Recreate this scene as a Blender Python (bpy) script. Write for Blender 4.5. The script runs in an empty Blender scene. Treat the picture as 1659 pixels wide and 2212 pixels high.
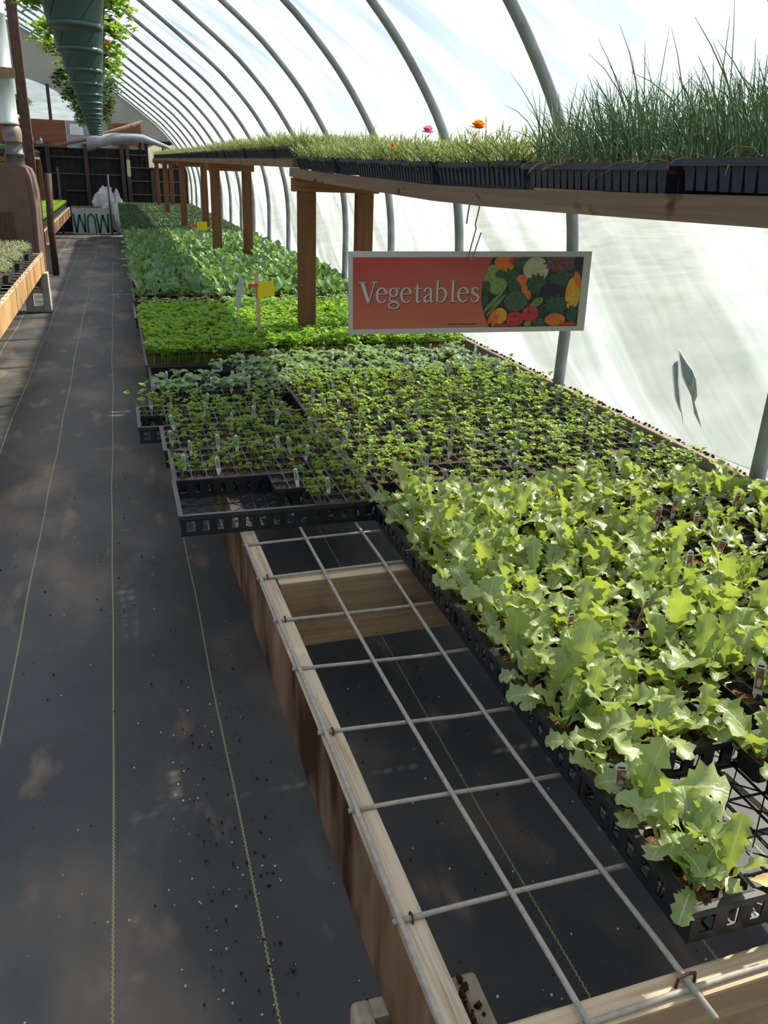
import bpy, math, random
import numpy as np
from mathutils import Matrix, Vector

# ------------------------------------------------------------------ camera, world, sun, exposure
sc = bpy.context.scene
COL = sc.collection
FPX = 1765.0
PITCH, YAW, ROLL = math.radians(22.35), math.radians(17.76), math.radians(2.0)
CAM = Vector((-0.285, -0.741, 1.51))
Fv = Vector((math.sin(YAW) * math.cos(PITCH), math.cos(YAW) * math.cos(PITCH), -math.sin(PITCH)))
R0 = Vector((math.cos(YAW), -math.sin(YAW), 0))
U0 = R0.cross(Fv)
Rv = R0 * math.cos(ROLL) + U0 * math.sin(ROLL)
Uv = U0 * math.cos(ROLL) - R0 * math.sin(ROLL)
cd = bpy.data.cameras.new('camera')
cd.sensor_fit = 'HORIZONTAL'
cd.sensor_width = 36.0
cd.lens = FPX * 36.0 / 1659.0
cd.clip_start = 0.02
cd.clip_end = 500
cam = bpy.data.objects.new('camera', cd)
COL.objects.link(cam)
M3 = Matrix((Rv, Uv, -Fv)).transposed()
cam.matrix_world = Matrix.Translation(CAM) @ M3.to_4x4()
sc.camera = cam

SUN_EL, SUN_AZ = math.radians(43), math.radians(22)      # azimuth measured from +X towards +Y
sdir = Vector((math.cos(SUN_AZ) * math.cos(SUN_EL), math.sin(SUN_AZ) * math.cos(SUN_EL), math.sin(SUN_EL)))
w = bpy.data.worlds.new('sky')
sc.world = w
w.use_nodes = True
wn = w.node_tree.nodes
wl = w.node_tree.links
wn.clear()
sky = wn.new('ShaderNodeTexSky')
sky.sky_type = 'NISHITA'
sky.sun_disc = False
sky.sun_elevation = SUN_EL
sky.sun_rotation = math.radians(90) - SUN_AZ
sky.air_density = 1.0
sky.dust_density = 0.7
bg = wn.new('ShaderNodeBackground')
bg.inputs['Strength'].default_value = 0.085
wo = wn.new('ShaderNodeOutputWorld')
wl.new(sky.outputs[0], bg.inputs['Color'])
wl.new(bg.outputs[0], wo.inputs['Surface'])
sl = bpy.data.lights.new('sun', 'SUN')
sl.energy = 9.8
sl.angle = math.radians(1.2)
sl.color = (1.0, 0.91, 0.76)
sun = bpy.data.objects.new('sun', sl)
COL.objects.link(sun)
sun.rotation_euler = sdir.to_track_quat('Z', 'Y').to_euler()
sun.location = sdir * 30
vs = sc.view_settings
vs.view_transform = 'Standard'
vs.look = 'None'
vs.gamma = 1.0
vs.use_curve_mapping = False
vs.exposure = 0.30
cy = sc.cycles
cy.max_bounces = 7
cy.diffuse_bounces = 4
cy.glossy_bounces = 3
cy.transmission_bounces = 5
cy.transparent_max_bounces = 10
cy.sample_clamp_indirect = 6.0
cy.caustics_reflective = False
cy.caustics_refractive = False

rnd = random.Random(7)
NP = np.random.RandomState(11)
PI = math.pi

# ------------------------------------------------------------------ materials
def nodes(name):
    m = bpy.data.materials.new(name)
    m.use_nodes = True
    nt = m.node_tree
    nt.nodes.clear()
    out = nt.nodes.new('ShaderNodeOutputMaterial')
    return m, nt, out

def rgb(c):
    return (c[0], c[1], c[2], 1.0)

def mat(name, c1, c2=None, scale=(20, 20, 20), rough=0.6, spec=0.3, metal=0.0, bump=0.0, detail=5.0, c3=None, scale3=(3, 3, 3), lo3=0.5, hi3=0.7, distort=0.0, top=None, topscale=(70, 2.5, 70)):
    """principled, two colours mixed by stretched noise, an optional stain colour c3, an optional weathered colour on faces that look up"""
    m, nt, out = nodes(name)
    N, L = nt.nodes, nt.links
    p = N.new('ShaderNodeBsdfPrincipled')
    p.inputs['Roughness'].default_value = rough
    p.inputs['Metallic'].default_value = metal
    p.inputs['Specular IOR Level'].default_value = spec
    L.new(p.outputs[0], out.inputs['Surface'])
    if c2 is None:
        p.inputs['Base Color'].default_value = rgb(c1)
        return m
    tc = N.new('ShaderNodeTexCoord')
    mp = N.new('ShaderNodeMapping')
    mp.inputs['Scale'].default_value = scale
    L.new(tc.outputs['Object'], mp.inputs['Vector'])
    nz = N.new('ShaderNodeTexNoise')
    nz.inputs['Scale'].default_value = 1.0
    nz.inputs['Detail'].default_value = detail
    nz.inputs['Distortion'].default_value = distort
    L.new(mp.outputs[0], nz.inputs['Vector'])
    rp = N.new('ShaderNodeMapRange')
    rp.inputs['From Min'].default_value = 0.3
    rp.inputs['From Max'].default_value = 0.7
    L.new(nz.outputs['Fac'], rp.inputs['Value'])
    mx = N.new('ShaderNodeMix')
    mx.data_type = 'RGBA'
    mx.inputs[6].default_value = rgb(c1)
    mx.inputs[7].default_value = rgb(c2)
    L.new(rp.outputs[0], mx.inputs[0])
    col = mx.outputs[2]
    if c3 is not None:
        mp3 = N.new('ShaderNodeMapping')
        mp3.inputs['Scale'].default_value = scale3
        L.new(tc.outputs['Object'], mp3.inputs['Vector'])
        n3 = N.new('ShaderNodeTexNoise')
        n3.inputs['Scale'].default_value = 1.0
        n3.inputs['Detail'].default_value = 6.0
        L.new(mp3.outputs[0], n3.inputs['Vector'])
        r3 = N.new('ShaderNodeMapRange')
        r3.inputs['From Min'].default_value = lo3
        r3.inputs['From Max'].default_value = hi3
        L.new(n3.outputs['Fac'], r3.inputs['Value'])
        m3 = N.new('ShaderNodeMix')
        m3.data_type = 'RGBA'
        L.new(r3.outputs[0], m3.inputs[0])
        L.new(col, m3.inputs[6])
        m3.inputs[7].default_value = rgb(c3)
        col = m3.outputs[2]
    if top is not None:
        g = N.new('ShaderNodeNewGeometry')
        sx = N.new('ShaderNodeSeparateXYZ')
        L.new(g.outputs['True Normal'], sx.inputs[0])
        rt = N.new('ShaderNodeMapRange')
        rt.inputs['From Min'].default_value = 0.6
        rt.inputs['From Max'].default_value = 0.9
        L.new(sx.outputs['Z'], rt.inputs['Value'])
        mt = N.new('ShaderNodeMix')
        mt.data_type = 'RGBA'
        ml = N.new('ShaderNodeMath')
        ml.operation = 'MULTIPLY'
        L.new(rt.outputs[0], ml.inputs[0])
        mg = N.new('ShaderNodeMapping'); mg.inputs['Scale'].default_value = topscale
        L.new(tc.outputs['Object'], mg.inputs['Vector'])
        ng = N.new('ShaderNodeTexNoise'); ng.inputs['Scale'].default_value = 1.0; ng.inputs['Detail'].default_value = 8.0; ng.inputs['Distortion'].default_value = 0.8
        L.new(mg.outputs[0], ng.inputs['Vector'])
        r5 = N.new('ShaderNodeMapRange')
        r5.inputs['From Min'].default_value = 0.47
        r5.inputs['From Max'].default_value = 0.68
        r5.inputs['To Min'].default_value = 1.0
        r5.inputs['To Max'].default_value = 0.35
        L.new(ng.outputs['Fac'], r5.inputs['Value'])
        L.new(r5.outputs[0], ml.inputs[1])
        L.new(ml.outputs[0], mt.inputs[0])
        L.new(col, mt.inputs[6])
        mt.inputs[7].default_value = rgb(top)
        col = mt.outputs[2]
    L.new(col, p.inputs['Base Color'])
    if bump:
        b = N.new('ShaderNodeBump')
        b.inputs['Strength'].default_value = bump
        b.inputs['Distance'].default_value = 0.004
        L.new(nz.outputs['Fac'], b.inputs['Height'])
        L.new(b.outputs[0], p.inputs['Normal'])
    return m

def leafmat(name, ca, cb, ctrans, trans=0.4, rough=0.45, spec=0.35, rib=None, ribw=0.06):
    """leaf: colour between ca and cb varies from leaf to leaf, light shines through the blade"""
    m, nt, out = nodes(name)
    N, L = nt.nodes, nt.links
    g = N.new('ShaderNodeNewGeometry')
    oi = N.new('ShaderNodeObjectInfo')
    ad = N.new('ShaderNodeMath')
    ad.operation = 'ADD'
    L.new(g.outputs['Random Per Island'], ad.inputs[0])
    L.new(oi.outputs['Random'], ad.inputs[1])
    fr = N.new('ShaderNodeMath')
    fr.operation = 'FRACT'
    L.new(ad.outputs[0], fr.inputs[0])
    mx = N.new('ShaderNodeMix')
    mx.data_type = 'RGBA'
    L.new(fr.outputs[0], mx.inputs[0])
    mx.inputs[6].default_value = rgb(ca)
    mx.inputs[7].default_value = rgb(cb)
    col = mx.outputs[2]
    p = N.new('ShaderNodeBsdfPrincipled')
    if rib is not None:
        uv = N.new('ShaderNodeUVMap')
        sx = N.new('ShaderNodeSeparateXYZ')
        L.new(uv.outputs[0], sx.inputs[0])
        s = N.new('ShaderNodeMath'); s.operation = 'SUBTRACT'; s.inputs[1].default_value = 0.5
        L.new(sx.outputs['X'], s.inputs[0])
        a = N.new('ShaderNodeMath'); a.operation = 'ABSOLUTE'
        L.new(s.outputs[0], a.inputs[0])
        # side veins: sawtooth of v - 1.3|u|
        k = N.new('ShaderNodeMath'); k.operation = 'MULTIPLY_ADD'; k.inputs[1].default_value = -0.55
        L.new(a.outputs[0], k.inputs[0]); L.new(sx.outputs['Y'], k.inputs[2])
        k2 = N.new('ShaderNodeMath'); k2.operation = 'PINGPONG'; k2.inputs[1].default_value = 0.055
        L.new(k.outputs[0], k2.inputs[0])
        v1 = N.new('ShaderNodeMapRange')
        v1.inputs['From Min'].default_value = 0.0
        v1.inputs['From Max'].default_value = 0.014
        v1.inputs['To Min'].default_value = 0.35
        v1.inputs['To Max'].default_value = 0.0
        L.new(k2.outputs[0], v1.inputs['Value'])
        r1 = N.new('ShaderNodeMapRange')
        r1.inputs['From Min'].default_value = ribw * 0.4
        r1.inputs['From Max'].default_value = ribw
        r1.inputs['To Min'].default_value = 0.9
        r1.inputs['To Max'].default_value = 0.0
        L.new(a.outputs[0], r1.inputs['Value'])
        r2 = N.new('ShaderNodeMapRange')          # pale base
        r2.inputs['From Min'].default_value = 0.12
        r2.inputs['From Max'].default_value = 0.42
        r2.inputs['To Min'].default_value = 0.8
        r2.inputs['To Max'].default_value = 0.0
        L.new(sx.outputs['Y'], r2.inputs['Value'])
        mm = N.new('ShaderNodeMath'); mm.operation = 'MAXIMUM'
        L.new(r1.outputs[0], mm.inputs[0]); L.new(r2.outputs[0], mm.inputs[1])
        mm2 = N.new('ShaderNodeMath'); mm2.operation = 'MAXIMUM'
        L.new(mm.outputs[0], mm2.inputs[0]); L.new(v1.outputs[0], mm2.inputs[1])
        m2 = N.new('ShaderNodeMix'); m2.data_type = 'RGBA'
        L.new(mm2.outputs[0], m2.inputs[0])
        L.new(col, m2.inputs[6])
        m2.inputs[7].default_value = rgb(rib)
        col = m2.outputs[2]
        b = N.new('ShaderNodeBump')
        b.inputs['Strength'].default_value = 0.35
        b.inputs['Distance'].default_value = 0.002
        L.new(mm2.outputs[0], b.inputs['Height'])
        L.new(b.outputs[0], p.inputs['Normal'])
    L.new(col, p.inputs['Base Color'])
    p.inputs['Roughness'].default_value = rough
    p.inputs['Specular IOR Level'].default_value = spec
    t = N.new('ShaderNodeBsdfTranslucent')
    t.inputs['Color'].default_value = rgb(ctrans)
    ms = N.new('ShaderNodeMixShader')
    ms.inputs[0].default_value = trans
    L.new(p.outputs[0], ms.inputs[1])
    L.new(t.outputs[0], ms.inputs[2])
    L.new(ms.outputs[0], out.inputs['Surface'])
    return m

M = {}
M['black'] = mat('black plastic', (0.012, 0.012, 0.014), (0.022, 0.022, 0.025), (40, 40, 40), rough=0.38, spec=0.5)
M['blacklip'] = mat('black plastic rim', (0.02, 0.02, 0.022), (0.035, 0.035, 0.038), (60, 60, 60), rough=0.35, spec=0.55)
M['navy'] = mat('blue black plastic', (0.020, 0.027, 0.046), (0.032, 0.040, 0.064), (30, 30, 30), rough=0.45, spec=0.45)
M['soil'] = mat('potting soil', (0.05, 0.023, 0.011), (0.21, 0.105, 0.05), (190, 190, 190), rough=0.95, spec=0.1, bump=0.9, c3=(0.42, 0.27, 0.15), scale3=(260, 260, 260), lo3=0.62, hi3=0.68)
M['crumb'] = mat('soil crumbs', (0.03, 0.016, 0.01), (0.10, 0.055, 0.03), (300, 300, 300), rough=0.95, spec=0.1)
M['perlite'] = mat('perlite', (0.55, 0.53, 0.5), (0.75, 0.74, 0.72), (200, 200, 200), rough=0.9)
M['rod'] = mat('galvanised rod', (0.33, 0.29, 0.235), (0.46, 0.41, 0.34), (90, 90, 90), rough=0.55, spec=0.4)
M['pipe'] = mat('galvanised pipe', (0.20, 0.215, 0.225), (0.33, 0.345, 0.35), (9, 9, 9), rough=0.5, spec=0.5, metal=0.45)
M['rust'] = mat('rusty steel', (0.06, 0.032, 0.024), (0.115, 0.06, 0.045), (22, 22, 8), rough=0.8)
M['concrete'] = mat('concrete block', (0.36, 0.29, 0.20), (0.48, 0.40, 0.29), (45, 45, 45), rough=0.95, spec=0.15, bump=0.6)
M['palepost'] = mat('pale concrete', (0.36, 0.33, 0.27), (0.46, 0.43, 0.36), (25, 25, 25), rough=0.9, spec=0.15, bump=0.3)
def wood(name, c1, c2, sc_, c3, s3, top=None, lo=0.5, hi=0.68, bump=0.6, ts=(70, 2.5, 70)):
    return mat(name, c1, c2, sc_, rough=0.85, spec=0.15, bump=bump, detail=8, c3=c3, scale3=s3, lo3=lo, hi3=hi, distort=0.6, top=top, topscale=ts)
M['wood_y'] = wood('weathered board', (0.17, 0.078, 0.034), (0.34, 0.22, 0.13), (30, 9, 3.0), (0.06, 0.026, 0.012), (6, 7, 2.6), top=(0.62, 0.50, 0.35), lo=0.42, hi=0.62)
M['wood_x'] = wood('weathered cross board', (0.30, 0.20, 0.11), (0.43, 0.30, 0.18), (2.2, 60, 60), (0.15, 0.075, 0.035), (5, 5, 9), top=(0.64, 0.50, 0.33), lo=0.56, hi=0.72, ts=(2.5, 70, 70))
M['wood_post'] = wood('brown post', (0.155, 0.064, 0.030), (0.225, 0.10, 0.048), (38, 38, 1.3), (0.10, 0.038, 0.018), (14, 14, 4), lo=0.55, hi=0.8, bump=0.3)
M['wood_beam'] = wood('grey brown beam', (0.20, 0.125, 0.078), (0.29, 0.195, 0.13), (50, 1.6, 50), (0.10, 0.05, 0.028), (14, 9, 14), lo=0.6, hi=0.68)
M['wood_head'] = wood('brown header', (0.18, 0.075, 0.035), (0.28, 0.13, 0.065), (2.0, 45, 45), (0.10, 0.04, 0.02), (9, 9, 9), lo=0.6, hi=0.75)
M['wood_base'] = wood('grey baseboard', (0.26, 0.20, 0.14), (0.38, 0.31, 0.23), (60, 1.5, 60), (0.16, 0.09, 0.05), (6, 6, 6), lo=0.58, hi=0.72)
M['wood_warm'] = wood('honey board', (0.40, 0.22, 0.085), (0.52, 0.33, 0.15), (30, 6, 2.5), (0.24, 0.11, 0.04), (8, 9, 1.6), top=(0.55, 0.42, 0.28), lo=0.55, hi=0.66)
M['stake'] = mat('pale wooden stake', (0.50, 0.34, 0.19), (0.58, 0.42, 0.25), (60, 60, 6), rough=0.8)
M['ply'] = mat('red brown plywood', (0.17, 0.062, 0.03), (0.23, 0.09, 0.045), (3, 3, 12), rough=0.8)
M['darkboard'] = mat('dark boards', (0.016, 0.015, 0.018), (0.032, 0.026, 0.028), (9, 9, 2), rough=0.9, spec=0.1)
M['darkpost'] = mat('dark brown post', (0.045, 0.03, 0.028), (0.075, 0.05, 0.045), (20, 20, 3), rough=0.85)
M['railwood'] = mat('grey rail', (0.065, 0.055, 0.052), (0.12, 0.10, 0.09), (4, 30, 30), rough=0.9)
M['tan'] = mat('tan gable sheet', (0.30, 0.28, 0.24), (0.38, 0.355, 0.31), (1.3, 1.3, 1.3), rough=0.85)
M['canvas'] = mat('grey canvas', (0.23, 0.25, 0.28), (0.33, 0.35, 0.38), (5, 5, 5), rough=0.85)
M['whitebag'] = mat('white plastic sack', (0.42, 0.43, 0.45), (0.60, 0.61, 0.62), (7, 7, 7), rough=0.6)
M['signboard'] = mat('painted board', (0.30, 0.33, 0.33), (0.42, 0.45, 0.44), (5, 5, 5), rough=0.8)
M['paint'] = mat('dark green paint', (0.012, 0.075, 0.06), (0.02, 0.11, 0.085), (30, 30, 30), rough=0.7)
M['stove'] = mat('brown stove metal', (0.115, 0.066, 0.050), (0.165, 0.10, 0.078), (4, 4, 4), rough=0.7, spec=0.3)
M['flue'] = mat('galvanised flue', (0.42, 0.46, 0.44), (0.56, 0.60, 0.57), (14, 14, 1.5), rough=0.4, metal=0.4)
M['flue_dark'] = mat('smoked flue', (0.12, 0.12, 0.115), (0.19, 0.185, 0.175), (10, 10, 10), rough=0.6, metal=0.3)
M['elbow'] = mat('discoloured elbow', (0.23, 0.17, 0.13), (0.33, 0.26, 0.21), (12, 12, 12), rough=0.6, metal=0.2)
M['bluefade'] = mat('blue sticker', (0.12, 0.14, 0.36))
M['pot'] = mat('green plastic pot', (0.030, 0.072, 0.062), (0.048, 0.10, 0.085), (8, 8, 3), rough=0.42, spec=0.5)
M['potdark'] = mat('dark green slanted line', (0.012, 0.03, 0.028))
M['wire'] = mat('hook wire', (0.16, 0.14, 0.13), (0.24, 0.21, 0.2), (60, 60, 60), rough=0.5, metal=0.5)
M['white'] = mat('white card', (0.72, 0.71, 0.68), (0.78, 0.77, 0.74), (9, 9, 9), rough=0.5)
M['signwhite'] = mat('shade-greyed white sign stock', (0.41, 0.39, 0.365), (0.46, 0.44, 0.41), (9, 9, 9), rough=0.45)  # white stock, greyed to put the shade on the sign's face into the colour
M['tagwhite'] = mat('white plant label', (0.74, 0.74, 0.70), (0.82, 0.82, 0.78), (30, 30, 30), rough=0.4)
M['tagred'] = mat('red label print', (0.24, 0.075, 0.045), (0.42, 0.20, 0.13), (120, 120, 120), rough=0.4)
M['taggreen'] = mat('green label print', (0.13, 0.26, 0.14), (0.40, 0.47, 0.36), (160, 160, 160), rough=0.4)
M['taggrey'] = mat('grey label print', (0.30, 0.30, 0.28), (0.52, 0.52, 0.48), (160, 160, 160), rough=0.4)
M['cream'] = mat('cream print', (0.62, 0.55, 0.42))
M['yellow'] = mat('yellow sticky card', (0.78, 0.56, 0.01), (0.85, 0.64, 0.02), (30, 30, 30), rough=0.5)
M['clip'] = mat('red clip', (0.62, 0.07, 0.05))
M['ink'] = mat('black ink', (0.02, 0.02, 0.02))
M['metalsign'] = mat('zinc plate', (0.42, 0.43, 0.43), (0.54, 0.55, 0.55), (30, 30, 30), rough=0.45, metal=0.3)
M['dryleaf'] = mat('dry leaf', (0.55, 0.33, 0.12), (0.68, 0.47, 0.22), (60, 60, 60), rough=0.7)
M['flytrap'] = mat('pale strip', (0.42, 0.42, 0.27), (0.5, 0.5, 0.34), (40, 40, 40))
M['lettuce'] = leafmat('lettuce leaf', (0.23, 0.31, 0.095), (0.40, 0.47, 0.19), (0.48, 0.58, 0.07), 0.36, rough=0.36, spec=0.6, rib=(0.52, 0.60, 0.30))
M['parsley'] = leafmat('parsley leaf', (0.17, 0.29, 0.045), (0.31, 0.43, 0.075), (0.48, 0.60, 0.05), 0.42)
M['celery'] = leafmat('celery leaf', (0.13, 0.31, 0.035), (0.27, 0.47, 0.06), (0.46, 0.66, 0.04), 0.45)
M['oval'] = leafmat('oval leaf', (0.17, 0.30, 0.11), (0.29, 0.42, 0.19), (0.42, 0.55, 0.12), 0.35, rough=0.38, spec=0.5)
M['cabbage'] = leafmat('cabbage leaf', (0.075, 0.175, 0.075), (0.17, 0.29, 0.14), (0.26, 0.44, 0.06), 0.3, rough=0.42, spec=0.45, rib=(0.32, 0.45, 0.22))
M['cabbage_plain'] = leafmat('cabbage foliage', (0.075, 0.175, 0.075), (0.17, 0.29, 0.14), (0.26, 0.44, 0.06), 0.3, rough=0.42, spec=0.45)
M['farleaf'] = leafmat('dimmed dark green foliage', (0.032, 0.075, 0.032), (0.065, 0.125, 0.045), (0.10, 0.17, 0.04), 0.3)  # dark green plants, darkened further to stand for the dim far end
M['moss'] = leafmat('moss rose leaf', (0.16, 0.23, 0.06), (0.33, 0.38, 0.15), (0.38, 0.44, 0.09), 0.3, rough=0.5)
M['chive'] = leafmat('chive blade', (0.085, 0.17, 0.08), (0.22, 0.33, 0.17), (0.28, 0.40, 0.14), 0.28, rough=0.45)
M['straw'] = mat('dry blades', (0.40, 0.27, 0.12), (0.52, 0.38, 0.2), (80, 80, 80), rough=0.8)
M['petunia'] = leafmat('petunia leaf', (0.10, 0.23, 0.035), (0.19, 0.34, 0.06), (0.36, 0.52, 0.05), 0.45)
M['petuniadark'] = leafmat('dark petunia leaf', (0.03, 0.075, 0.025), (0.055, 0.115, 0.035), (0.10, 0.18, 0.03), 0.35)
M['alyssum'] = leafmat('alyssum foliage', (0.19, 0.29, 0.11), (0.42, 0.49, 0.30), (0.42, 0.5, 0.2), 0.35)
M['purple'] = leafmat('purple flower', (0.17, 0.03, 0.08), (0.32, 0.12, 0.18), (0.4, 0.1, 0.2), 0.3)
M['orange'] = leafmat('orange petal', (0.85, 0.26, 0.005), (0.95, 0.40, 0.01), (1.0, 0.45, 0.02), 0.4)
M['coral'] = leafmat('coral petal', (0.85, 0.13, 0.03), (0.9, 0.22, 0.06), (1.0, 0.3, 0.08), 0.4)
M['pink'] = leafmat('pink petal', (0.80, 0.16, 0.42), (0.88, 0.30, 0.55), (1.0, 0.4, 0.6), 0.4)
M['violet'] = leafmat('violet petal', (0.12, 0.03, 0.30), (0.22, 0.06, 0.42), (0.3, 0.1, 0.5), 0.3)
M['yellowfl'] = leafmat('yellow petal', (0.85, 0.55, 0.04), (0.9, 0.65, 0.1), (1.0, 0.7, 0.1), 0.4)
M['grassbank'] = mat('grass', (0.15, 0.17, 0.12), (0.27, 0.28, 0.22), (2, 2, 2), rough=0.95, spec=0.1)

# weed barrier floor: woven dark cloth with dusty patches and stitched yellow guide lines 12 in apart
def floor_mat():
    m, nt, out = nodes('weed barrier cloth')
    N, L = nt.nodes, nt.links
    p = N.new('ShaderNodeBsdfPrincipled')
    p.inputs['Roughness'].default_value = 0.55
    p.inputs['Specular IOR Level'].default_value = 0.35
    L.new(p.outputs[0], out.inputs['Surface'])
    tc = N.new('ShaderNodeTexCoord')
    def noise(scale, detail=6.0, s=(1, 1, 1)):
        mp = N.new('ShaderNodeMapping'); mp.inputs['Scale'].default_value = s
        L.new(tc.outputs['Object'], mp.inputs['Vector'])
        n = N.new('ShaderNodeTexNoise'); n.inputs['Scale'].default_value = scale; n.inputs['Detail'].default_value = detail
        L.new(mp.outputs[0], n.inputs['Vector'])
        return n.outputs['Fac']
    def rng(v, a, b, c=0.0, d=1.0):
        r = N.new('ShaderNodeMapRange')
        r.inputs['From Min'].default_value = a; r.inputs['From Max'].default_value = b
        r.inputs['To Min'].default_value = c; r.inputs['To Max'].default_value = d
        L.new(v, r.inputs['Value'])
        return r.outputs[0]
    def mix(f, a, b):
        x = N.new('ShaderNodeMix'); x.data_type = 'RGBA'
        L.new(f, x.inputs[0])
        for i, v in ((6, a), (7, b)):
            if isinstance(v, tuple): x.inputs[i].default_value = rgb(v)
            else: L.new(v, x.inputs[i])
        return x.outputs[2]
    def math_(op, a, b=None):
        x = N.new('ShaderNodeMath'); x.operation = op
        for i, v in ((0, a), (1, b)):
            if v is None: continue
            if isinstance(v, (int, float)): x.inputs[i].default_value = v
            else: L.new(v, x.inputs[i])
        return x.outputs[0]
    base = mix(rng(noise(1.3), 0.35, 0.68), (0.048, 0.047, 0.048), (0.105, 0.098, 0.092))
    dust = rng(noise(2.1, 9.0, (1.0, 0.5, 1.0)), 0.52, 0.72, 0.0, 0.85)
    base = mix(dust, base, (0.25, 0.19, 0.14))
    base = mix(rng(noise(7.0, 6.0, (1.0, 0.4, 1.0)), 0.60, 0.75, 0.0, 0.8), base, (0.30, 0.21, 0.14))
    speck = rng(noise(60, 2.0), 0.70, 0.75, 0.0, 0.5)
    base = mix(speck, base, (0.11, 0.075, 0.055))
    sp = N.new('ShaderNodeSeparateXYZ'); L.new(tc.outputs['Object'], sp.inputs[0])
    wob = math_('MULTIPLY', math_('SUBTRACT', noise(0.55, 1.0), 0.5), 0.05)
    zig = math_('MULTIPLY', math_('SINE', math_('MULTIPLY', sp.outputs['Y'], 480.0)), 0.0012)
    x = math_('ADD', math_('ADD', sp.outputs['X'], wob), zig)
    u = math_('MULTIPLY', math_('ADD', x, 0.119 + 0.305 * 40), 1 / 0.305)
    d = math_('ABSOLUTE', math_('SUBTRACT', math_('FRACT', math_('ADD', u, 0.5)), 0.5))
    line = rng(d, 0.0055, 0.0085, 0.85, 0.0)
    base = mix(line, base, (0.40, 0.37, 0.17))
    L.new(base, p.inputs['Base Color'])
    b = N.new('ShaderNodeBump'); b.inputs['Strength'].default_value = 0.5; b.inputs['Distance'].default_value = 0.03
    L.new(noise(3.0, 3.0, (1.0, 0.5, 1.0)), b.inputs['Height'])
    L.new(b.outputs[0], p.inputs['Normal'])
    return m
M['floor'] = floor_mat()

# greenhouse film: part clear, part milky; milky streaks stand in for light and shade on the wrinkles
def film_mat():
    m, nt, out = nodes('greenhouse film')
    N, L = nt.nodes, nt.links
    tc = N.new('ShaderNodeTexCoord')
    def noise(scale, s, det=5.0, rot=(0, 0, 0)):
        mr = N.new('ShaderNodeMapping')
        mr.inputs['Rotation'].default_value = rot
        L.new(tc.outputs['Object'], mr.inputs['Vector'])
        mp = N.new('ShaderNodeMapping')
        mp.inputs['Scale'].default_value = s
        L.new(mr.outputs[0], mp.inputs['Vector'])
        n = N.new('ShaderNodeTexNoise'); n.inputs['Scale'].default_value = scale; n.inputs['Detail'].default_value = det
        L.new(mp.outputs[0], n.inputs['Vector'])
        return n.outputs['Fac']
    def rng(v, a, b, c, d):
        r = N.new('ShaderNodeMapRange')
        r.inputs['From Min'].default_value = a; r.inputs['From Max'].default_value = b
        r.inputs['To Min'].default_value = c; r.inputs['To Max'].default_value = d
        L.new(v, r.inputs['Value'])
        return r.outputs[0]
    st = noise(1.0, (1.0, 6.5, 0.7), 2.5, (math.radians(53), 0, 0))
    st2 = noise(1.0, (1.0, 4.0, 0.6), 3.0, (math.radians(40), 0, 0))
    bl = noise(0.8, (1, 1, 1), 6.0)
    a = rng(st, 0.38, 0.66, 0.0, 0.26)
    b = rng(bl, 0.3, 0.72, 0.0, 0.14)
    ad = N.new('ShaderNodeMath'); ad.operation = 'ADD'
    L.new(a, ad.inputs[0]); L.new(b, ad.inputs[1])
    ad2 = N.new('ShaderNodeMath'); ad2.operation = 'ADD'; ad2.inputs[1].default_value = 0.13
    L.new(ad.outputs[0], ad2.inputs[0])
    tr = N.new('ShaderNodeBsdfTransparent')
    tr.inputs['Color'].default_value = (0.86, 0.91, 0.95, 1)
    tl = N.new('ShaderNodeBsdfTranslucent')
    tl.inputs['Color'].default_value = (0.76, 0.86, 0.99, 1)
    hs = N.new('ShaderNodeMath'); hs.operation = 'ADD'
    L.new(st, hs.inputs[0]); L.new(st2, hs.inputs[1])
    bp = N.new('ShaderNodeBump'); bp.inputs['Strength'].default_value = 1.0; bp.inputs['Distance'].default_value = 0.05
    L.new(hs.outputs[0], bp.inputs['Height'])
    L.new(bp.outputs[0], tl.inputs['Normal'])
    df = N.new('ShaderNodeBsdfDiffuse')
    df.inputs['Color'].default_value = (0.8, 0.84, 0.87, 1)
    m1 = N.new('ShaderNodeMixShader'); m1.inputs[0].default_value = 0.22
    L.new(tl.outputs[0], m1.inputs[1]); L.new(df.outputs[0], m1.inputs[2])
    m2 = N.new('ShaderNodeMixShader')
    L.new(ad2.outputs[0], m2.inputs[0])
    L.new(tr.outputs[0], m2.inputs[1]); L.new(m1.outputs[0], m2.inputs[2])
    L.new(m2.outputs[0], out.inputs['Surface'])
    return m
M['film'] = film_mat()

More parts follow.
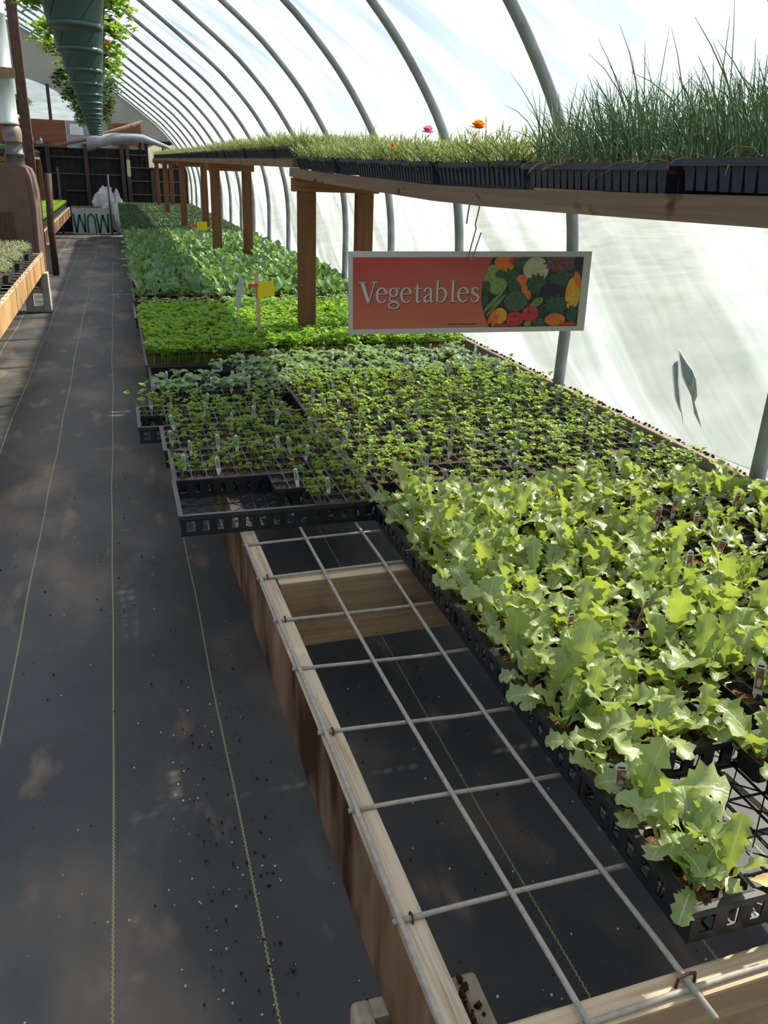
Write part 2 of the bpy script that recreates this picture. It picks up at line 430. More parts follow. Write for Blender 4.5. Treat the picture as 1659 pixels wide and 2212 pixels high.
# ------------------------------------------------------------------ mesh helpers
class MB:
    """collects boxes, tubes, prisms into one mesh"""
    def __init__(s): s.v = []; s.f = []
    def add(s, v, f):
        o = len(s.v); s.v += [tuple(p) for p in v]; s.f += [tuple(i + o for i in q) for q in f]; return s
    def box(s, x0, x1, y0, y1, z0, z1):
        v = [(x, y, z) for z in (z0, z1) for y in (y0, y1) for x in (x0, x1)]
        return s.add(v, [(0, 2, 3, 1), (4, 5, 7, 6), (0, 1, 5, 4), (2, 6, 7, 3), (0, 4, 6, 2), (1, 3, 7, 5)])
    def bar(s, a, b, w, h, up=(0, 0, 1)):
        a, b = Vector(a), Vector(b); d = (b - a).normalized(); u = Vector(up)
        r = d.cross(u)
        if r.length < 1e-6: r = d.cross(Vector((1, 0, 0)))
        r.normalize(); u = r.cross(d)
        v = []
        for p in (a, b):
            for i, j in ((-1, -1), (1, -1), (1, 1), (-1, 1)): v.append(p + r * (w / 2 * i) + u * (h / 2 * j))
        return s.add(v, [(0, 3, 2, 1), (4, 5, 6, 7), (0, 1, 5, 4), (1, 2, 6, 5), (2, 3, 7, 6), (3, 0, 4, 7)])
    def tube(s, path, r, n=8, cap=True):
        P = [Vector(p) for p in path]; k = len(P); v = []; f = []
        rr = r if isinstance(r, (list, tuple)) else [r] * k
        prev = None
        for i, p in enumerate(P):
            d = (P[min(i + 1, k - 1)] - P[max(i - 1, 0)]).normalized()
            if prev is None:
                a = d.orthogonal().normalized()
            else:
                a = (prev - d * prev.dot(d))
                a = a.normalized() if a.length > 1e-6 else d.orthogonal().normalized()
            prev = a; b = d.cross(a)
            for j in range(n):
                t = 2 * PI * j / n
                v.append(p + (a * math.cos(t) + b * math.sin(t)) * rr[i])
        for i in range(k - 1):
            for j in range(n):
                f.append((i * n + j, i * n + (j + 1) % n, (i + 1) * n + (j + 1) % n, (i + 1) * n + j))
        if cap:
            f.append(tuple(range(n - 1, -1, -1))); f.append(tuple((k - 1) * n + j for j in range(n)))
        return s.add(v, f)
    def lathe(s, prof, n=24, c=(0, 0, 0)):
        v = []; f = []
        for r, z in prof:
            for j in range(n):
                t = 2 * PI * j / n; v.append((c[0] + r * math.cos(t), c[1] + r * math.sin(t), c[2] + z))
        for i in range(len(prof) - 1):
            for j in range(n):
                f.append((i * n + j, i * n + (j + 1) % n, (i + 1) * n + (j + 1) % n, (i + 1) * n + j))
        return s.add(v, f)
    def prism(s, poly, h0, h1, axis='y'):
        """poly is 2-D (a, b); extruded along axis"""
        n = len(poly)
        def P(a, b, h):
            return {'y': (a, h, b), 'z': (a, b, h), 'x': (h, a, b)}[axis]
        v = [P(a, b, h0) for a, b in poly] + [P(a, b, h1) for a, b in poly]
        f = [tuple(range(n)), tuple(range(2 * n - 1, n - 1, -1))] + [(i, (i + 1) % n, n + (i + 1) % n, n + i) for i in range(n)]
        return s.add(v, f)
    def mesh(s, name, m, smooth=False):
        me = bpy.data.meshes.new(name)
        me.from_pydata(s.v, [], s.f)
        me.materials.append(m)
        if smooth: me.polygons.foreach_set('use_smooth', [True] * len(me.polygons))
        me.update()
        return me

def link(name, data, parent=None, loc=None, rz=None, scale=None):
    o = bpy.data.objects.new(name, data)
    COL.objects.link(o)
    if parent is not None: o.parent = parent
    if loc is not None: o.location = loc
    if rz is not None: o.rotation_euler = (0, 0, rz)
    if scale is not None: o.scale = scale if hasattr(scale, '__len__') else (scale,) * 3
    return o
def part(name, mb, m, parent, smooth=False, loc=None):
    return link(name, mb.mesh(name, m, smooth), parent, loc)
def tag(o, label, cat, group=None, kind=None):
    o['label'] = label; o['category'] = cat
    if group: o['group'] = group
    if kind: o['kind'] = kind
    return o
def thing(name, label, cat, loc=(0, 0, 0), rz=0, group=None):
    return tag(link(name, None, None, loc, rz), label, cat, group)
def structure(o, label, cat):
    return tag(o, label, cat, None, 'structure')
def bevelled(o, wdt=0.003, seg=1):
    b = o.modifiers.new('bevel', 'BEVEL'); b.width = wdt; b.segments = seg; b.limit_method = 'ANGLE'
    return o

# ------------------------------------------------------------------ foliage helpers (numpy, quads only)
def leafp(L_, W_, prof, n=8, m=4, a0=80, a1=10, ruffle=0.0, rk=14.0, tooth=0.0, cup=0.0, twist=0.0, rng_=rnd):
    """blade that starts at the origin, rises at a0 degrees and arches to a1 degrees, towards +X"""
    V = []; UV = []
    x = z = 0.0
    ph = rng_.uniform(0, 6.28); ph2 = rng_.uniform(0, 6.28)
    for i in range(n + 1):
        t = i / n
        a = math.radians(a0 + (a1 - a0) * (t ** 1.2))
        if i:
            x += L_ / n * math.cos(a); z += L_ / n * math.sin(a)
        hw = W_ * prof(t)
        if tooth and 0.25 < t < 0.99: hw *= (1.0 + tooth * (1 if i % 2 else -1) * rng_.uniform(0.5, 1.3))
        tw = twist * t
        for j in range(m + 1):
            s = -1 + 2 * j / m
            off = cup * hw * abs(s) ** 1.5 + ruffle * abs(s) ** 2 * math.sin(rk * t + (ph if s < 0 else ph2)) * (0.3 + t)
            yy = s * hw * math.cos(tw); zz = s * hw * math.sin(tw)
            V.append((x - math.sin(a) * (off + zz), yy, z + math.cos(a) * (off + zz)))
            UV.append((0.5 + 0.5 * s, t))
    Q = [(i * (m + 1) + j, (i + 1) * (m + 1) + j, (i + 1) * (m + 1) + j + 1, i * (m + 1) + j + 1) for i in range(n) for j in range(m)]
    return np.array(V, float), np.array(Q, int), np.array(UV, float)

def bladep(L_, r, a0, a1, n=4, k=3):
    """thin tapering round blade or stem"""
    V = []; x = z = 0.0
    for i in range(n + 1):
        t = i / n; a = math.radians(a0 + (a1 - a0) * t)
        if i: x += L_ / n * math.cos(a); z += L_ / n * math.sin(a)
        rr = r * (1 - 0.8 * t ** 2)
        for j in range(k):
            b = 2 * PI * j / k
            V.append((x + rr * math.cos(b) * math.sin(a), rr * math.sin(b), z - rr * math.cos(b) * math.cos(a)))
    Q = [(i * k + j, i * k + (j + 1) % k, (i + 1) * k + (j + 1) % k, (i + 1) * k + j) for i in range(n) for j in range(k)]
    return np.array(V, float), np.array(Q, int), np.zeros((len(V), 2))

def rot(yaw, tilt=0.0, roll=0.0):
    cy_, sy = math.cos(yaw), math.sin(yaw); ct, st = math.cos(tilt), math.sin(tilt); cr, sr = math.cos(roll), math.sin(roll)
    Rz = np.array([[cy_, -sy, 0], [sy, cy_, 0], [0, 0, 1]])
    Ry = np.array([[ct, 0, -st], [0, 1, 0], [st, 0, ct]])      # + tilt lifts +X
    Rx = np.array([[1, 0, 0], [0, cr, -sr], [0, sr, cr]])
    return Rz @ Ry @ Rx

class Fol:
    def __init__(s): s.V = []; s.Q = []; s.U = []; s.mi = []; s.n = 0
    def add(s, proto, pos=(0, 0, 0), yaw=0.0, tilt=0.0, roll=0.0, sc_=1.0, mi=0):
        V, Q, U = proto
        s.V.append((V * sc_) @ rot(yaw, tilt, roll).T + np.array(pos)); s.Q.append(Q + s.n); s.U.append(U)
        s.mi.append(np.full(len(Q), mi, int)); s.n += len(V)
        return s
    def add_fol(s, o, pos, yaw=0.0, sc_=1.0):
        V, Q, U, mi = o
        s.V.append((V * sc_) @ rot(yaw).T + np.array(pos)); s.Q.append(Q + s.n); s.U.append(U); s.mi.append(mi); s.n += len(V)
    def arrays(s):
        return np.concatenate(s.V), np.concatenate(s.Q), np.concatenate(s.U), np.concatenate(s.mi)
    def mesh(s, name, mats, smooth=True):
        return fmesh(name, s.arrays(), mats, smooth)
def fmesh(name, arr, mats, smooth=True):
    V, Q, U, mi = arr
    me = bpy.data.meshes.new(name)
    me.vertices.add(len(V)); me.vertices.foreach_set('co', V.astype(np.float32).ravel())
    me.loops.add(Q.size); me.loops.foreach_set('vertex_index', Q.astype(np.int32).ravel())
    me.polygons.add(len(Q)); me.polygons.foreach_set('loop_start', np.arange(0, Q.size, 4, dtype=np.int32))
    me.polygons.foreach_set('material_index', mi.astype(np.int32))
    uv = me.uv_layers.new(name='UVMap')
    uv.data.foreach_set('uv', U[Q.ravel()].astype(np.float32).ravel())
    if smooth: me.polygons.foreach_set('use_smooth', np.ones(len(Q), dtype=bool))
    for m in mats: me.materials.append(m)
    me.update(calc_edges=True); me.validate()
    return me

# ------------------------------------------------------------------ large structure
Y_BACK, Y_FRONT = 21.5, -4.2
HALF = [(1.455, 0.0), (1.456, 0.6), (1.46, 0.9), (1.46, 1.15), (1.435, 1.38), (1.385, 1.58), (1.32, 1.75), (1.22, 1.92), (1.09, 2.10), (0.93, 2.28), (0.74, 2.46), (0.35, 2.76), (-0.23, 3.18), (-0.8, 3.57), (-1.35, 3.92), (-1.95, 4.26), (-2.5, 4.5), (-3.1, 4.6)]
def catmull(pts, k=4):
    out = []
    P = [pts[0]] + list(pts) + [pts[-1]]
    for i in range(1, len(P) - 2):
        p0, p1, p2, p3 = P[i - 1], P[i], P[i + 1], P[i + 2]
        for j in range(k):
            t = j / k
            out.append(tuple(0.5 * (2 * b + (c - a) * t + (2 * a - 5 * b + 4 * c - d) * t * t + (3 * b - a - 3 * c + d) * t ** 3) for a, b, c, d in zip(p0, p1, p2, p3)))
    out.append(tuple(pts[-1]))
    return out
RIGHT = catmull(HALF, 3)
ARCH = RIGHT + [(-6.2 - x, z) for x, z in RIGHT[-2::-1]]
def roof_z(x):
    x = -6.2 - x if x < -3.1 else x
    best = 0
    for (a, za), (b, zb) in zip(RIGHT[8:], RIGHT[9:]):
        if b <= x <= a: best = za + (zb - za) * (a - x) / max(a - b, 1e-6)
    return best

# floor and the ground outside
mb = MB()
nx, ny = 46, 120
vs_, fs_ = [], []
for j in range(ny + 1):
    for i in range(nx + 1):
        x = -7.7 + 9.2 * i / nx; y = Y_FRONT + (Y_BACK - Y_FRONT + 0.3) * j / ny
        zz = 0.006 * math.sin(x * 7 + math.sin(y * 1.7) * 1.5) * math.sin(y * 2.3 + x) if -1.0 < x < 1.4 else 0.0
        vs_.append((x, y, zz - 0.006))
for j in range(ny):
    for i in range(nx):
        a = j * (nx + 1) + i; fs_.append((a, a + 1, a + nx + 2, a + nx + 1))
mb.add(vs_, fs_)
structure(link('floor', mb.mesh('floor', M['floor'], True)), 'dark woven weed barrier floor with yellow guide lines', 'floor')
mb = MB().add([(-90, -60, -0.06), (90, -60, -0.06), (90, 120, -0.06), (-90, 120, -0.06)], [(0, 1, 2, 3)])
structure(link('ground', mb.mesh('ground', M['grassbank'])), 'grass ground outside the greenhouse film', 'ground')
mb = MB()
pf = [(3.0, -0.05), (4.4, 0.35), (6.6, 0.7), (9.0, 1.0), (14.0, 1.1), (17.0, -0.05)]
vs_ = []; K = 60
for j in range(K + 1):
    y = -14 + 60 * j / K
    for x, z in pf: vs_.append((x + 0.3 * math.sin(y * 0.7), y, z * (1 + 0.15 * math.sin(y * 1.3 + x))))
mb.add(vs_, [(j * 6 + i, j * 6 + i + 1, j * 6 + i + 7, j * 6 + i + 6) for j in range(K) for i in range(5)])
structure(link('ground_bank', mb.mesh('ground_bank', M['grassbank'], True)), 'grassy bank seen dimly through the film', 'bank')

# film skin over the hoops, slack between them
HOOPY = [1.10 + 1.22 * k for k in range(-4, 17)]
mb = MB(); vs_ = []; fs_ = []
ys = []
y = Y_FRONT
while y < Y_BACK + 0.01:
    ys.append(y); y += 0.122
A2 = ARCH; na = len(A2)
wr = random.Random(3)
for yi in ys:
    ph = ((yi - 1.10) / 1.22) % 1.0
    sag = math.sin(PI * ph) ** 1.0
    for k, (x, z) in enumerate(A2):
        p0 = A2[max(k - 1, 0)]; p1 = A2[min(k + 1, na - 1)]
        tx, tz = p1[0] - p0[0], p1[1] - p0[1]; l = math.hypot(tx, tz); n_ = (tz / l, -tx / l)
        wv = 0.006 * math.sin(yi * 14 + z * 9 + 2 * math.sin(z * 4)) * sag
        d = 0.03 - 0.012 * sag + wv + 0.05 * max(0.0, min(1.0, (0.80 - z) / 0.14))
        vs_.append((x + n_[0] * d, yi, z + n_[1] * d))
ny_ = len(ys)
for j in range(ny_ - 1):
    for k in range(na - 1):
        a = j * na + k; fs_.append((a, a + 1, a + na + 1, a + na))
mb.add(vs_, fs_)
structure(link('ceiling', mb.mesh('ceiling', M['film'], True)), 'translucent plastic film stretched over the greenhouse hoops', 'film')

# hoops
mh = MB().tube([(x, 0, z) for x, z in ARCH], 0.024, 10).mesh('greenhouse_hoop', M['pipe'], True)
ms_ = MB().lathe([(0.0, 0.5), (0.031, 0.5), (0.031, 0.70), (0.027, 0.703)], 12, (1.456, 0, 0)).mesh('sleeve', M['pipe'], True)
HL = {4: 'galvanised pipe hoop rising from the baseboard beside the lettuce', 5: 'galvanised pipe hoop whose foot stands right of the Vegetables sign by the parsley', 6: 'galvanised pipe hoop passing behind the middle of the Vegetables sign', 7: 'galvanised pipe hoop passing behind the red left part of the Vegetables sign', 8: 'galvanised pipe hoop next to the first pair of shelf posts'}
for kh, y in enumerate(HOOPY):
    h = tag(link('greenhouse_hoop', None, None, (0, y, 0)), HL.get(kh, 'curved galvanised pipe hoop holding up the far plastic film'), 'hoop', 'greenhouse hoops')
    link('pipe', mh, h); link('ground_sleeve', ms_, h)

# side baseboard by the bench
mb = MB()
y = Y_FRONT
while y < Y_BACK: 
    y2 = min(y + 3.66, Y_BACK); mb.box(1.468, 1.506, y, y2 - 0.004, 0.50, 0.70); y = y2
o = link('baseboard_right', mb.mesh('baseboard_right', M['wood_base'])); bevelled(o, 0.004)
structure(o, 'grey weathered timber baseboard along the film wall', 'baseboard')

# unseen front gable behind the viewer, put in for plausible light
mb = MB()
vs_ = []
for x, z in RIGHT[8:]: vs_ += [(x, Y_FRONT, 0.0), (x, Y_FRONT, z)]
n0 = len(vs_)
for x, z in RIGHT[-2:7:-1]: vs_ += [(-6.2 - x, Y_FRONT, 0.0), (-6.2 - x, Y_FRONT, z)]
mb.add(vs_, [(i, i + 2, i + 3, i + 1) for i in range(0, len(vs_) - 2, 2)])
structure(link('wall_front', mb.mesh('wall_front', M['film'])), 'unseen plastic film end wall behind the viewer', 'film')

# back end wall: tan gable sheet, arched film window, plywood, dark boards
ARC = [(-0.86, 2.46), (-0.93, 2.62), (-1.03, 2.78), (-1.119, 2.873), (-1.32, 3.02), (-1.537, 3.134), (-1.8, 3.23), (-2.1, 3.316), (-2.6, 3.40), (-3.1, 3.42)]
ARCW = ARC + [(-6.2 - x, z) for x, z in ARC[-2::-1]]
wb = link('wall_back', None, None, (0, 0, 0)); structure(wb, 'end wall with tan gable, arched window and dark boards below', 'wall')
mb = MB()
def strip(mb, lo, hi, y):
    vs_ = []
    for (xa, za), (xb, zb) in zip(lo, hi): vs_ += [(xa, y, za), (xb, y, zb)]
    mb.add(vs_, [(i, i + 2, i + 3, i + 1) for i in range(0, len(vs_) - 2, 2)])
xs = sorted(set([x for x, z in ARCW]))
strip(mb, [(x, z) for x, z in ARCW[::-1]], [(x, roof_z(x) + 0.02) for x, z in ARCW[::-1]], Y_BACK)
xr = [-0.86, -0.5, 0.0, 0.35, 0.74, 0.93, 1.09, 1.22, 1.3]
strip(mb, [(x, 1.86 if x < 0.4 else 2.03) for x in xr], [(x, roof_z(x) + 0.02) for x in xr], Y_BACK)
strip(mb, [(-6.2 - x, 1.86) for x in xr], [(-6.2 - x, roof_z(x) + 0.02) for x in xr], Y_BACK)
part('gable_sheet', mb, M['tan'], wb)
mb = MB(); strip(mb, [(x, 2.44) for x, z in ARCW[::-1]], [(x, z) for x, z in ARCW[::-1]], Y_BACK + 0.02)
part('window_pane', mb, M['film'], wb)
for x in (-1.565, -2.33, -3.1, -3.87):
    part('mullion', MB().box(x - 0.035, x + 0.035, Y_BACK - 0.04, Y_BACK, 2.44, 3.2), M['darkpost'], wb)
part('plywood_panel', MB().box(-4.6, -1.26, Y_BACK - 0.06, Y_BACK - 0.03, 1.88, 2.46), M['ply'], wb)
part('plywood_panel', MB().box(-0.30, 0.413, Y_BACK - 0.06, Y_BACK - 0.03, 2.0, 2.45), M['ply'], wb)
part('grey_panel', MB().box(-1.255, -0.78, Y_BACK - 0.06, Y_BACK - 0.03, 1.88, 2.46), M['canvas'], wb)
for k in range(31):
    x0 = -7.6 + 0.3 * k; x1 = x0 + 0.2995
    if x0 > 1.45: break
    if 0.38 < x0 < 0.95:
        for (za, zb) in ((0, 1.5), (2.02, 2.1)):
            part('board', MB().box(x0, x1, Y_BACK - 0.02, Y_BACK + 0.01, za, zb), M['darkboard'], wb)
    else:
        part('board', MB().box(x0, min(x1, 1.45), Y_BACK - 0.02 + 0.006 * (k % 2), Y_BACK + 0.01, 0, 1.9), M['darkboard'], wb)
for x in (0.38, 0.49, 0.53, 0.90, 0.95):
    part('stud', MB().box(x - 0.02, x + 0.02, Y_BACK - 0.06, Y_BACK, 1.45, 2.1), M['darkboard'], wb)
part('stud', MB().box(0.36, 0.55, Y_BACK - 0.05, Y_BACK, 1.66, 1.77), M['darkboard'], wb)
for x in (-2.6, -1.72, -0.88, -0.06, 0.07, 0.62):
    part('post', MB().box(x - 0.045, x + 0.045, Y_BACK - 0.14, Y_BACK - 0.05, 0, 1.98 if x < 0.5 else 1.46), M['darkpost'], wb)
for z, xa, xb in ((1.685, -1.7, -0.12), (1.32, -1.7, 0.0), (0.95, -1.4, -0.9), (1.5, 0.1, 1.3), (1.2, 0.1, 1.3), (0.9, 0.1, 1.3), (1.78, 0.1, 0.5)):
    part('rail', MB().box(xa, xb, Y_BACK - 0.09, Y_BACK - 0.055, z - 0.013, z + 0.013), M['railwood'], wb)

# ------------------------------------------------------------------ near bench: frame, wire panel, blocks
BR = -0.0204                                     # the loose near frame sits a touch askew
bench = thing('bench_frame', 'weathered timber bench frame under the wire panel and vegetable trays', 'bench', (0, 0, 0), 0)
bench.rotation_euler = (0, 0, -BR)
def bpart(name, mb, m):
    o = part(name, mb, m, bench); bevelled(o, 0.004, 2); return o
BZ = 0.6
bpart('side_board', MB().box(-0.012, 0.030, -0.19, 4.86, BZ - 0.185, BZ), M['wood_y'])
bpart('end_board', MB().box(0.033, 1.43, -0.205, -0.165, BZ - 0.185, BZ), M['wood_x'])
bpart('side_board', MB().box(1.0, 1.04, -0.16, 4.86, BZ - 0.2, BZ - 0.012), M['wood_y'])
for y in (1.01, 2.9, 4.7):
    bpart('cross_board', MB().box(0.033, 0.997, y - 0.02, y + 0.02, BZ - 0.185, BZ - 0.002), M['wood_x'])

bench2 = thing('bench_frame', 'timber bench frame of the far run under the cabbage trays', 'bench', (0, 0, 0))
for x in (-0.1, 0.62, 1.3):
    part('side_board', MB().box(x, x + 0.04, 4.92, 20.6, BZ - 0.185, BZ), M['wood_y'], bench2)
for y in range(5, 21):
    part('deck_slat', MB().box(-0.1, 1.34, y, y + 0.06, BZ, BZ + 0.012), M['wood_x'], bench2)

panel = thing('wire_grid', 'galvanised wire grid lying on the bench frame under the trays', 'wire grid', (0, 0, 0))
panel.rotation_euler = (0, 0, -BR)
XR = [-0.008, 0.151, 0.302, 0.455, 0.61, 0.765, 0.92, 1.07, 1.22, 1.37]
def sag_at(x, y):
    s = 0.0
    if -0.16 < y < 1.0: s = 0.016 * math.sin(PI * (y + 0.16) / 1.16)
    return -s * min(1.0, max(0.0, x) / 0.28)
for i, x in enumerate(XR):
    pts = [(x + 0.004 * math.sin(y * 3.1 + i * 2), y, BZ + 0.012 + sag_at(x, y)) for y in np.linspace(-0.24, 4.85, 42)]
    part('long_rod', MB().tube(pts, 0.0042, 8), M['rod'], panel, True)
for k in range(-1, 24):
    y = 0.2032 * k + (0.006 if k % 2 else 0)
    pts = [(x, y + 0.003 * math.sin(x * 7 + k), BZ + 0.0045 + sag_at(x, y)) for x in np.linspace(-0.016, 1.39, 16)]
    part('cross_rod', MB().tube(pts, 0.0038, 8), M['rod'], panel, True)
for k in (0, 2, 4, 5, 8):
    y = 0.2032 * k + (0.006 if k % 2 else 0)
    part('staple', MB().tube([(0.010, y - 0.006, BZ - 0.004), (0.010, y - 0.006, BZ + 0.008), (0.010, y, BZ + 0.012), (0.010, y + 0.006, BZ + 0.008), (0.010, y + 0.006, BZ - 0.004)], 0.0016, 6), M['rust'], panel)
part('staple', MB().tube([(0.288, -0.185, BZ - 0.002), (0.290, -0.185, BZ + 0.016), (0.302, -0.185, BZ + 0.019), (0.314, -0.185, BZ + 0.016), (0.316, -0.185, BZ - 0.002)], 0.0022, 6), M['rust'], panel)

def block(name, label, x0, x1, y0, y1, z0, z1, m, group=None):
    """hollow concrete block: two face shells and three webs"""
    t = thing(name, label, 'block', ((x0 + x1) / 2, (y0 + y1) / 2, z0), 0, group)
    cx, cy_ = (x0 + x1) / 2, (y0 + y1) / 2
    a, b, h = (x1 - x0) / 2, (y1 - y0) / 2, z1 - z0
    for s in (-1, 1): bevelled(part('face_shell', MB().box(min(s * a, s * (a - 0.03)), max(s * a, s * (a - 0.03)), -b, b, 0, h), m, t), 0.008, 2)
    for yy in (-b + 0.002, -0.015, b - 0.032): part('web', MB().box(-a + 0.028, a - 0.028, yy, yy + 0.03, 0.01, h - 0.004), m, t)
    return t
block('concrete_block', 'concrete block under the near corner of the bench, upper of two', -0.06, 0.135, -0.36, 0.045, 0.215, 0.413, M['concrete'])
block('concrete_block', 'concrete block on the floor under the near bench corner', -0.06, 0.135, -0.36, 0.045, 0.0, 0.213, M['concrete'])
for y in (4.0, 8.0, 12.0, 16.0, 20.0):
    block('concrete_block', 'concrete block standing on the floor under the long vegetable bench', 0.06, 0.25, y, y + 0.4, 0.0, 0.41, M['concrete'], 'blocks under the vegetable bench')

# ------------------------------------------------------------------ upper shelf along the film wall
def beam_z(y):                                    # underside of the sagging front beam
    T = [(-0.9, 1.475), (0.28, 1.459), (0.8, 1.452), (1.5, 1.446), (2.2, 1.458), (3.2, 1.474), (3.78, 1.492)]
    for (a, za), (b, zb) in zip(T, T[1:]):
        if a <= y <= b: return za + (zb - za) * (y - a) / (b - a)
    return T[0][1] if y < 0 else T[-1][1]
def far_z(y): return 1.535 + (y - 3.8) * 0.0085
shelf = thing('plant_shelf', 'long timber shelf of beams and brown posts above the vegetable bench', 'shelf', (0, 0, 0))
def sag_beam(x0, x1, ya, yb, fz, h, n=14):
    mb = MB(); v = []
    for y in np.linspace(ya, yb, n):
        z = fz(y); v += [(x0, y, z), (x1, y, z), (x1, y, z + h), (x0, y, z + h)]
    f = [(0, 1, 2, 3), tuple(4 * (n - 1) + k for k in (3, 2, 1, 0))]
    for i in range(n - 1):
        for k in range(4): f.append((4 * i + k, 4 * i + 4 + k, 4 * i + 4 + (k + 1) % 4, 4 * i + (k + 1) % 4))
    return mb.add(v, f)
SH = 0.042
for x in (0.585, 0.96):
    part('beam', sag_beam(x, x + 0.038, -0.9, 3.78, beam_z, SH), M['wood_beam'], shelf)
for a, b in ((3.70, 8.0), (8.0, 12.3), (12.3, 16.6), (16.6, 20.0)):
    for x in (0.585, 0.96):
        part('beam', sag_beam(x, x + 0.038, a, b - 0.005, far_z, SH, 3), M['wood_beam'], shelf)
for y in (-0.62, 3.66, 7.92, 12.2, 16.5, 19.8):
    zt = beam_z(y) if y < 3.7 else far_z(y)
    bevelled(part('header', MB().box(0.57, 1.03, y - 0.03, y + 0.012, zt - 0.066, zt), M['wood_head'], shelf), 0.003)
    for x in (0.605, 0.912):
        bevelled(part('post', MB().box(x, x + 0.089, y - 0.028, y + 0.034, BZ, zt - 0.066), M['wood_post'], shelf), 0.003)
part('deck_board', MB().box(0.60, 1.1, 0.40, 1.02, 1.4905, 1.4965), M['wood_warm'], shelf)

# ------------------------------------------------------------------ seed trays
TW, TD, TH = 0.54, 0.272, 0.058
RZ = BZ + 0.017                                   # trays stand on the wire grid
def tray_walls(w_, d_, h_, nsx, nsy, slots=True):
    mb = MB(); t = 0.0022
    def side(p0, p1, n):
        p0, p1 = Vector(p0), Vector(p1); L_ = (p1 - p0).length; d = (p1 - p0) / L_
        def B(a, b, z0, z1): mb.bar(p0 + d * a + Vector((0, 0, (z0 + z1) / 2)), p0 + d * b + Vector((0, 0, (z0 + z1) / 2)), t, z1 - z0)
        if not slots: B(0, L_, 0, h_); return
        B(0, L_, 0, 0.014); B(0, L_, h_ - 0.016, h_)
        pitch = L_ / (n + 0.45); half = pitch * 0.275
        B(0, pitch * 0.36, 0.014, h_ - 0.016); B(L_ - pitch * 0.36, L_, 0.014, h_ - 0.016)
        for i in range(1, n + 1):
            c = pitch * (i + 0.0) + pitch * 0.22
            if c + half < L_: B(max(c - half, 0), c + half, 0.014, h_ - 0.016)
    x, y = w_ / 2, d_ / 2
    side((-x, -y, 0), (x, -y, 0), nsx); side((-x, y, 0), (x, y, 0), nsx)
    side((-x, -y, 0), (-x, y, 0), nsy); side((x, -y, 0), (x, y, 0), nsy)
    return mb
def tray_rim(w_, d_, h_, lip=0.006):
    mb = MB(); x, y = w_ / 2, d_ / 2
    for (a, b) in (((-x - lip, -y), (x + lip, -y)), ((-x - lip, y), (x + lip, y))):
        mb.bar((a[0], a[1], h_), (b[0], b[1], h_), 0.012, 0.005)
    for s in (-1, 1): mb.bar((s * x, -y, h_), (s * x, y, h_), 0.012, 0.005)
    for s in (-1, 1):
        mb.bar((-x - lip, s * (y + 0.0055), h_ - 0.004), (x + lip, s * (y + 0.0055), h_ - 0.004), 0.0015, 0.010)
        mb.bar((s * (x + 0.0055), -y, h_ - 0.004), (s * (x + 0.0055), y, h_ - 0.004), 0.0015, 0.010)
    return mb
def tray_lattice(w_, d_):
    mb = MB(); x, y = w_ / 2, d_ / 2
    n = 15
    for i in range(n + 1):
        xx = -x + 2 * x * i / n; mb.bar((xx, -y, 0.003), (xx, y, 0.003), 0.0035 if i % 3 else 0.005, 0.003)
    for j in range(5):
        yy = -y + 2 * y * j / 4; mb.bar((-x, yy, 0.003), (x, yy, 0.003), 0.003, 0.003)
    st = 2 * x / n * 2
    for k in range(-6, 10):
        for s in (1, -1):
            xa = -x + k * st; xb = xa + 2 * y * 1.1
            if s < 0: xa, xb = xb, xa
            ya, yb = -y, y
            # clip to the tray
            pts = []
            for (px, py), (qx, qy) in (((xa, ya), (xb, yb)),):
                t0, t1 = 0.0, 1.0; dx = qx - px
                lo, hi = sorted(((-x - px) / dx, (x - px) / dx)); t0 = max(t0, lo); t1 = min(t1, hi)
                if t1 - t0 > 0.03: pts = [(px + dx * t0, py + (qy - py) * t0), (px + dx * t1, py + (qy - py) * t1)]
            if pts: mb.bar((*pts[0], 0.004), (*pts[1], 0.004), 0.0022, 0.002)
    return mb
T_WALL = tray_walls(TW, TD, TH, 14, 7).mesh('tray_wall', M['black'])
T_RIM = tray_rim(TW, TD, TH).mesh('tray_rim', M['blacklip'])
T_LAT = tray_lattice(TW - 0.003, TD - 0.003).mesh('mesh_base', M['blacklip'])
T_SOLID = tray_walls(TW, TD, TH, 1, 1, False).mesh('tray_wall', M['black'])
T_FLOOR = MB().box(-TW / 2, TW / 2, -TD / 2, TD / 2, 0.001, 0.004).mesh('tray_base', M['black'])
TSOIL = MB().box(-TW / 2 + 0.003, TW / 2 - 0.003, -TD / 2 + 0.003, TD / 2 - 0.003, 0.02, 0.047).mesh('soil', M['soil'])
def web_tray(x0, y0, label, group=None, z=RZ, rz=0.0):
    t = thing('web_tray', label, 'tray', (x0 + TW / 2, y0 + TD / 2, z), rz, group)
    link('wall', T_WALL, t); link('rim', T_RIM, t); link('mesh_base', T_LAT, t)
    return t
def solid_tray(x0, y0, label, group=None, z=RZ, rz=0.0, soil=True):
    t = thing('seed_tray', label, 'tray', (x0 + TW / 2, y0 + TD / 2, z), rz, group)
    link('wall', T_SOLID, t); link('rim', T_RIM, t); link('tray_base', T_FLOOR, t)
    if soil: link('soil', TSOIL, t)
    return t
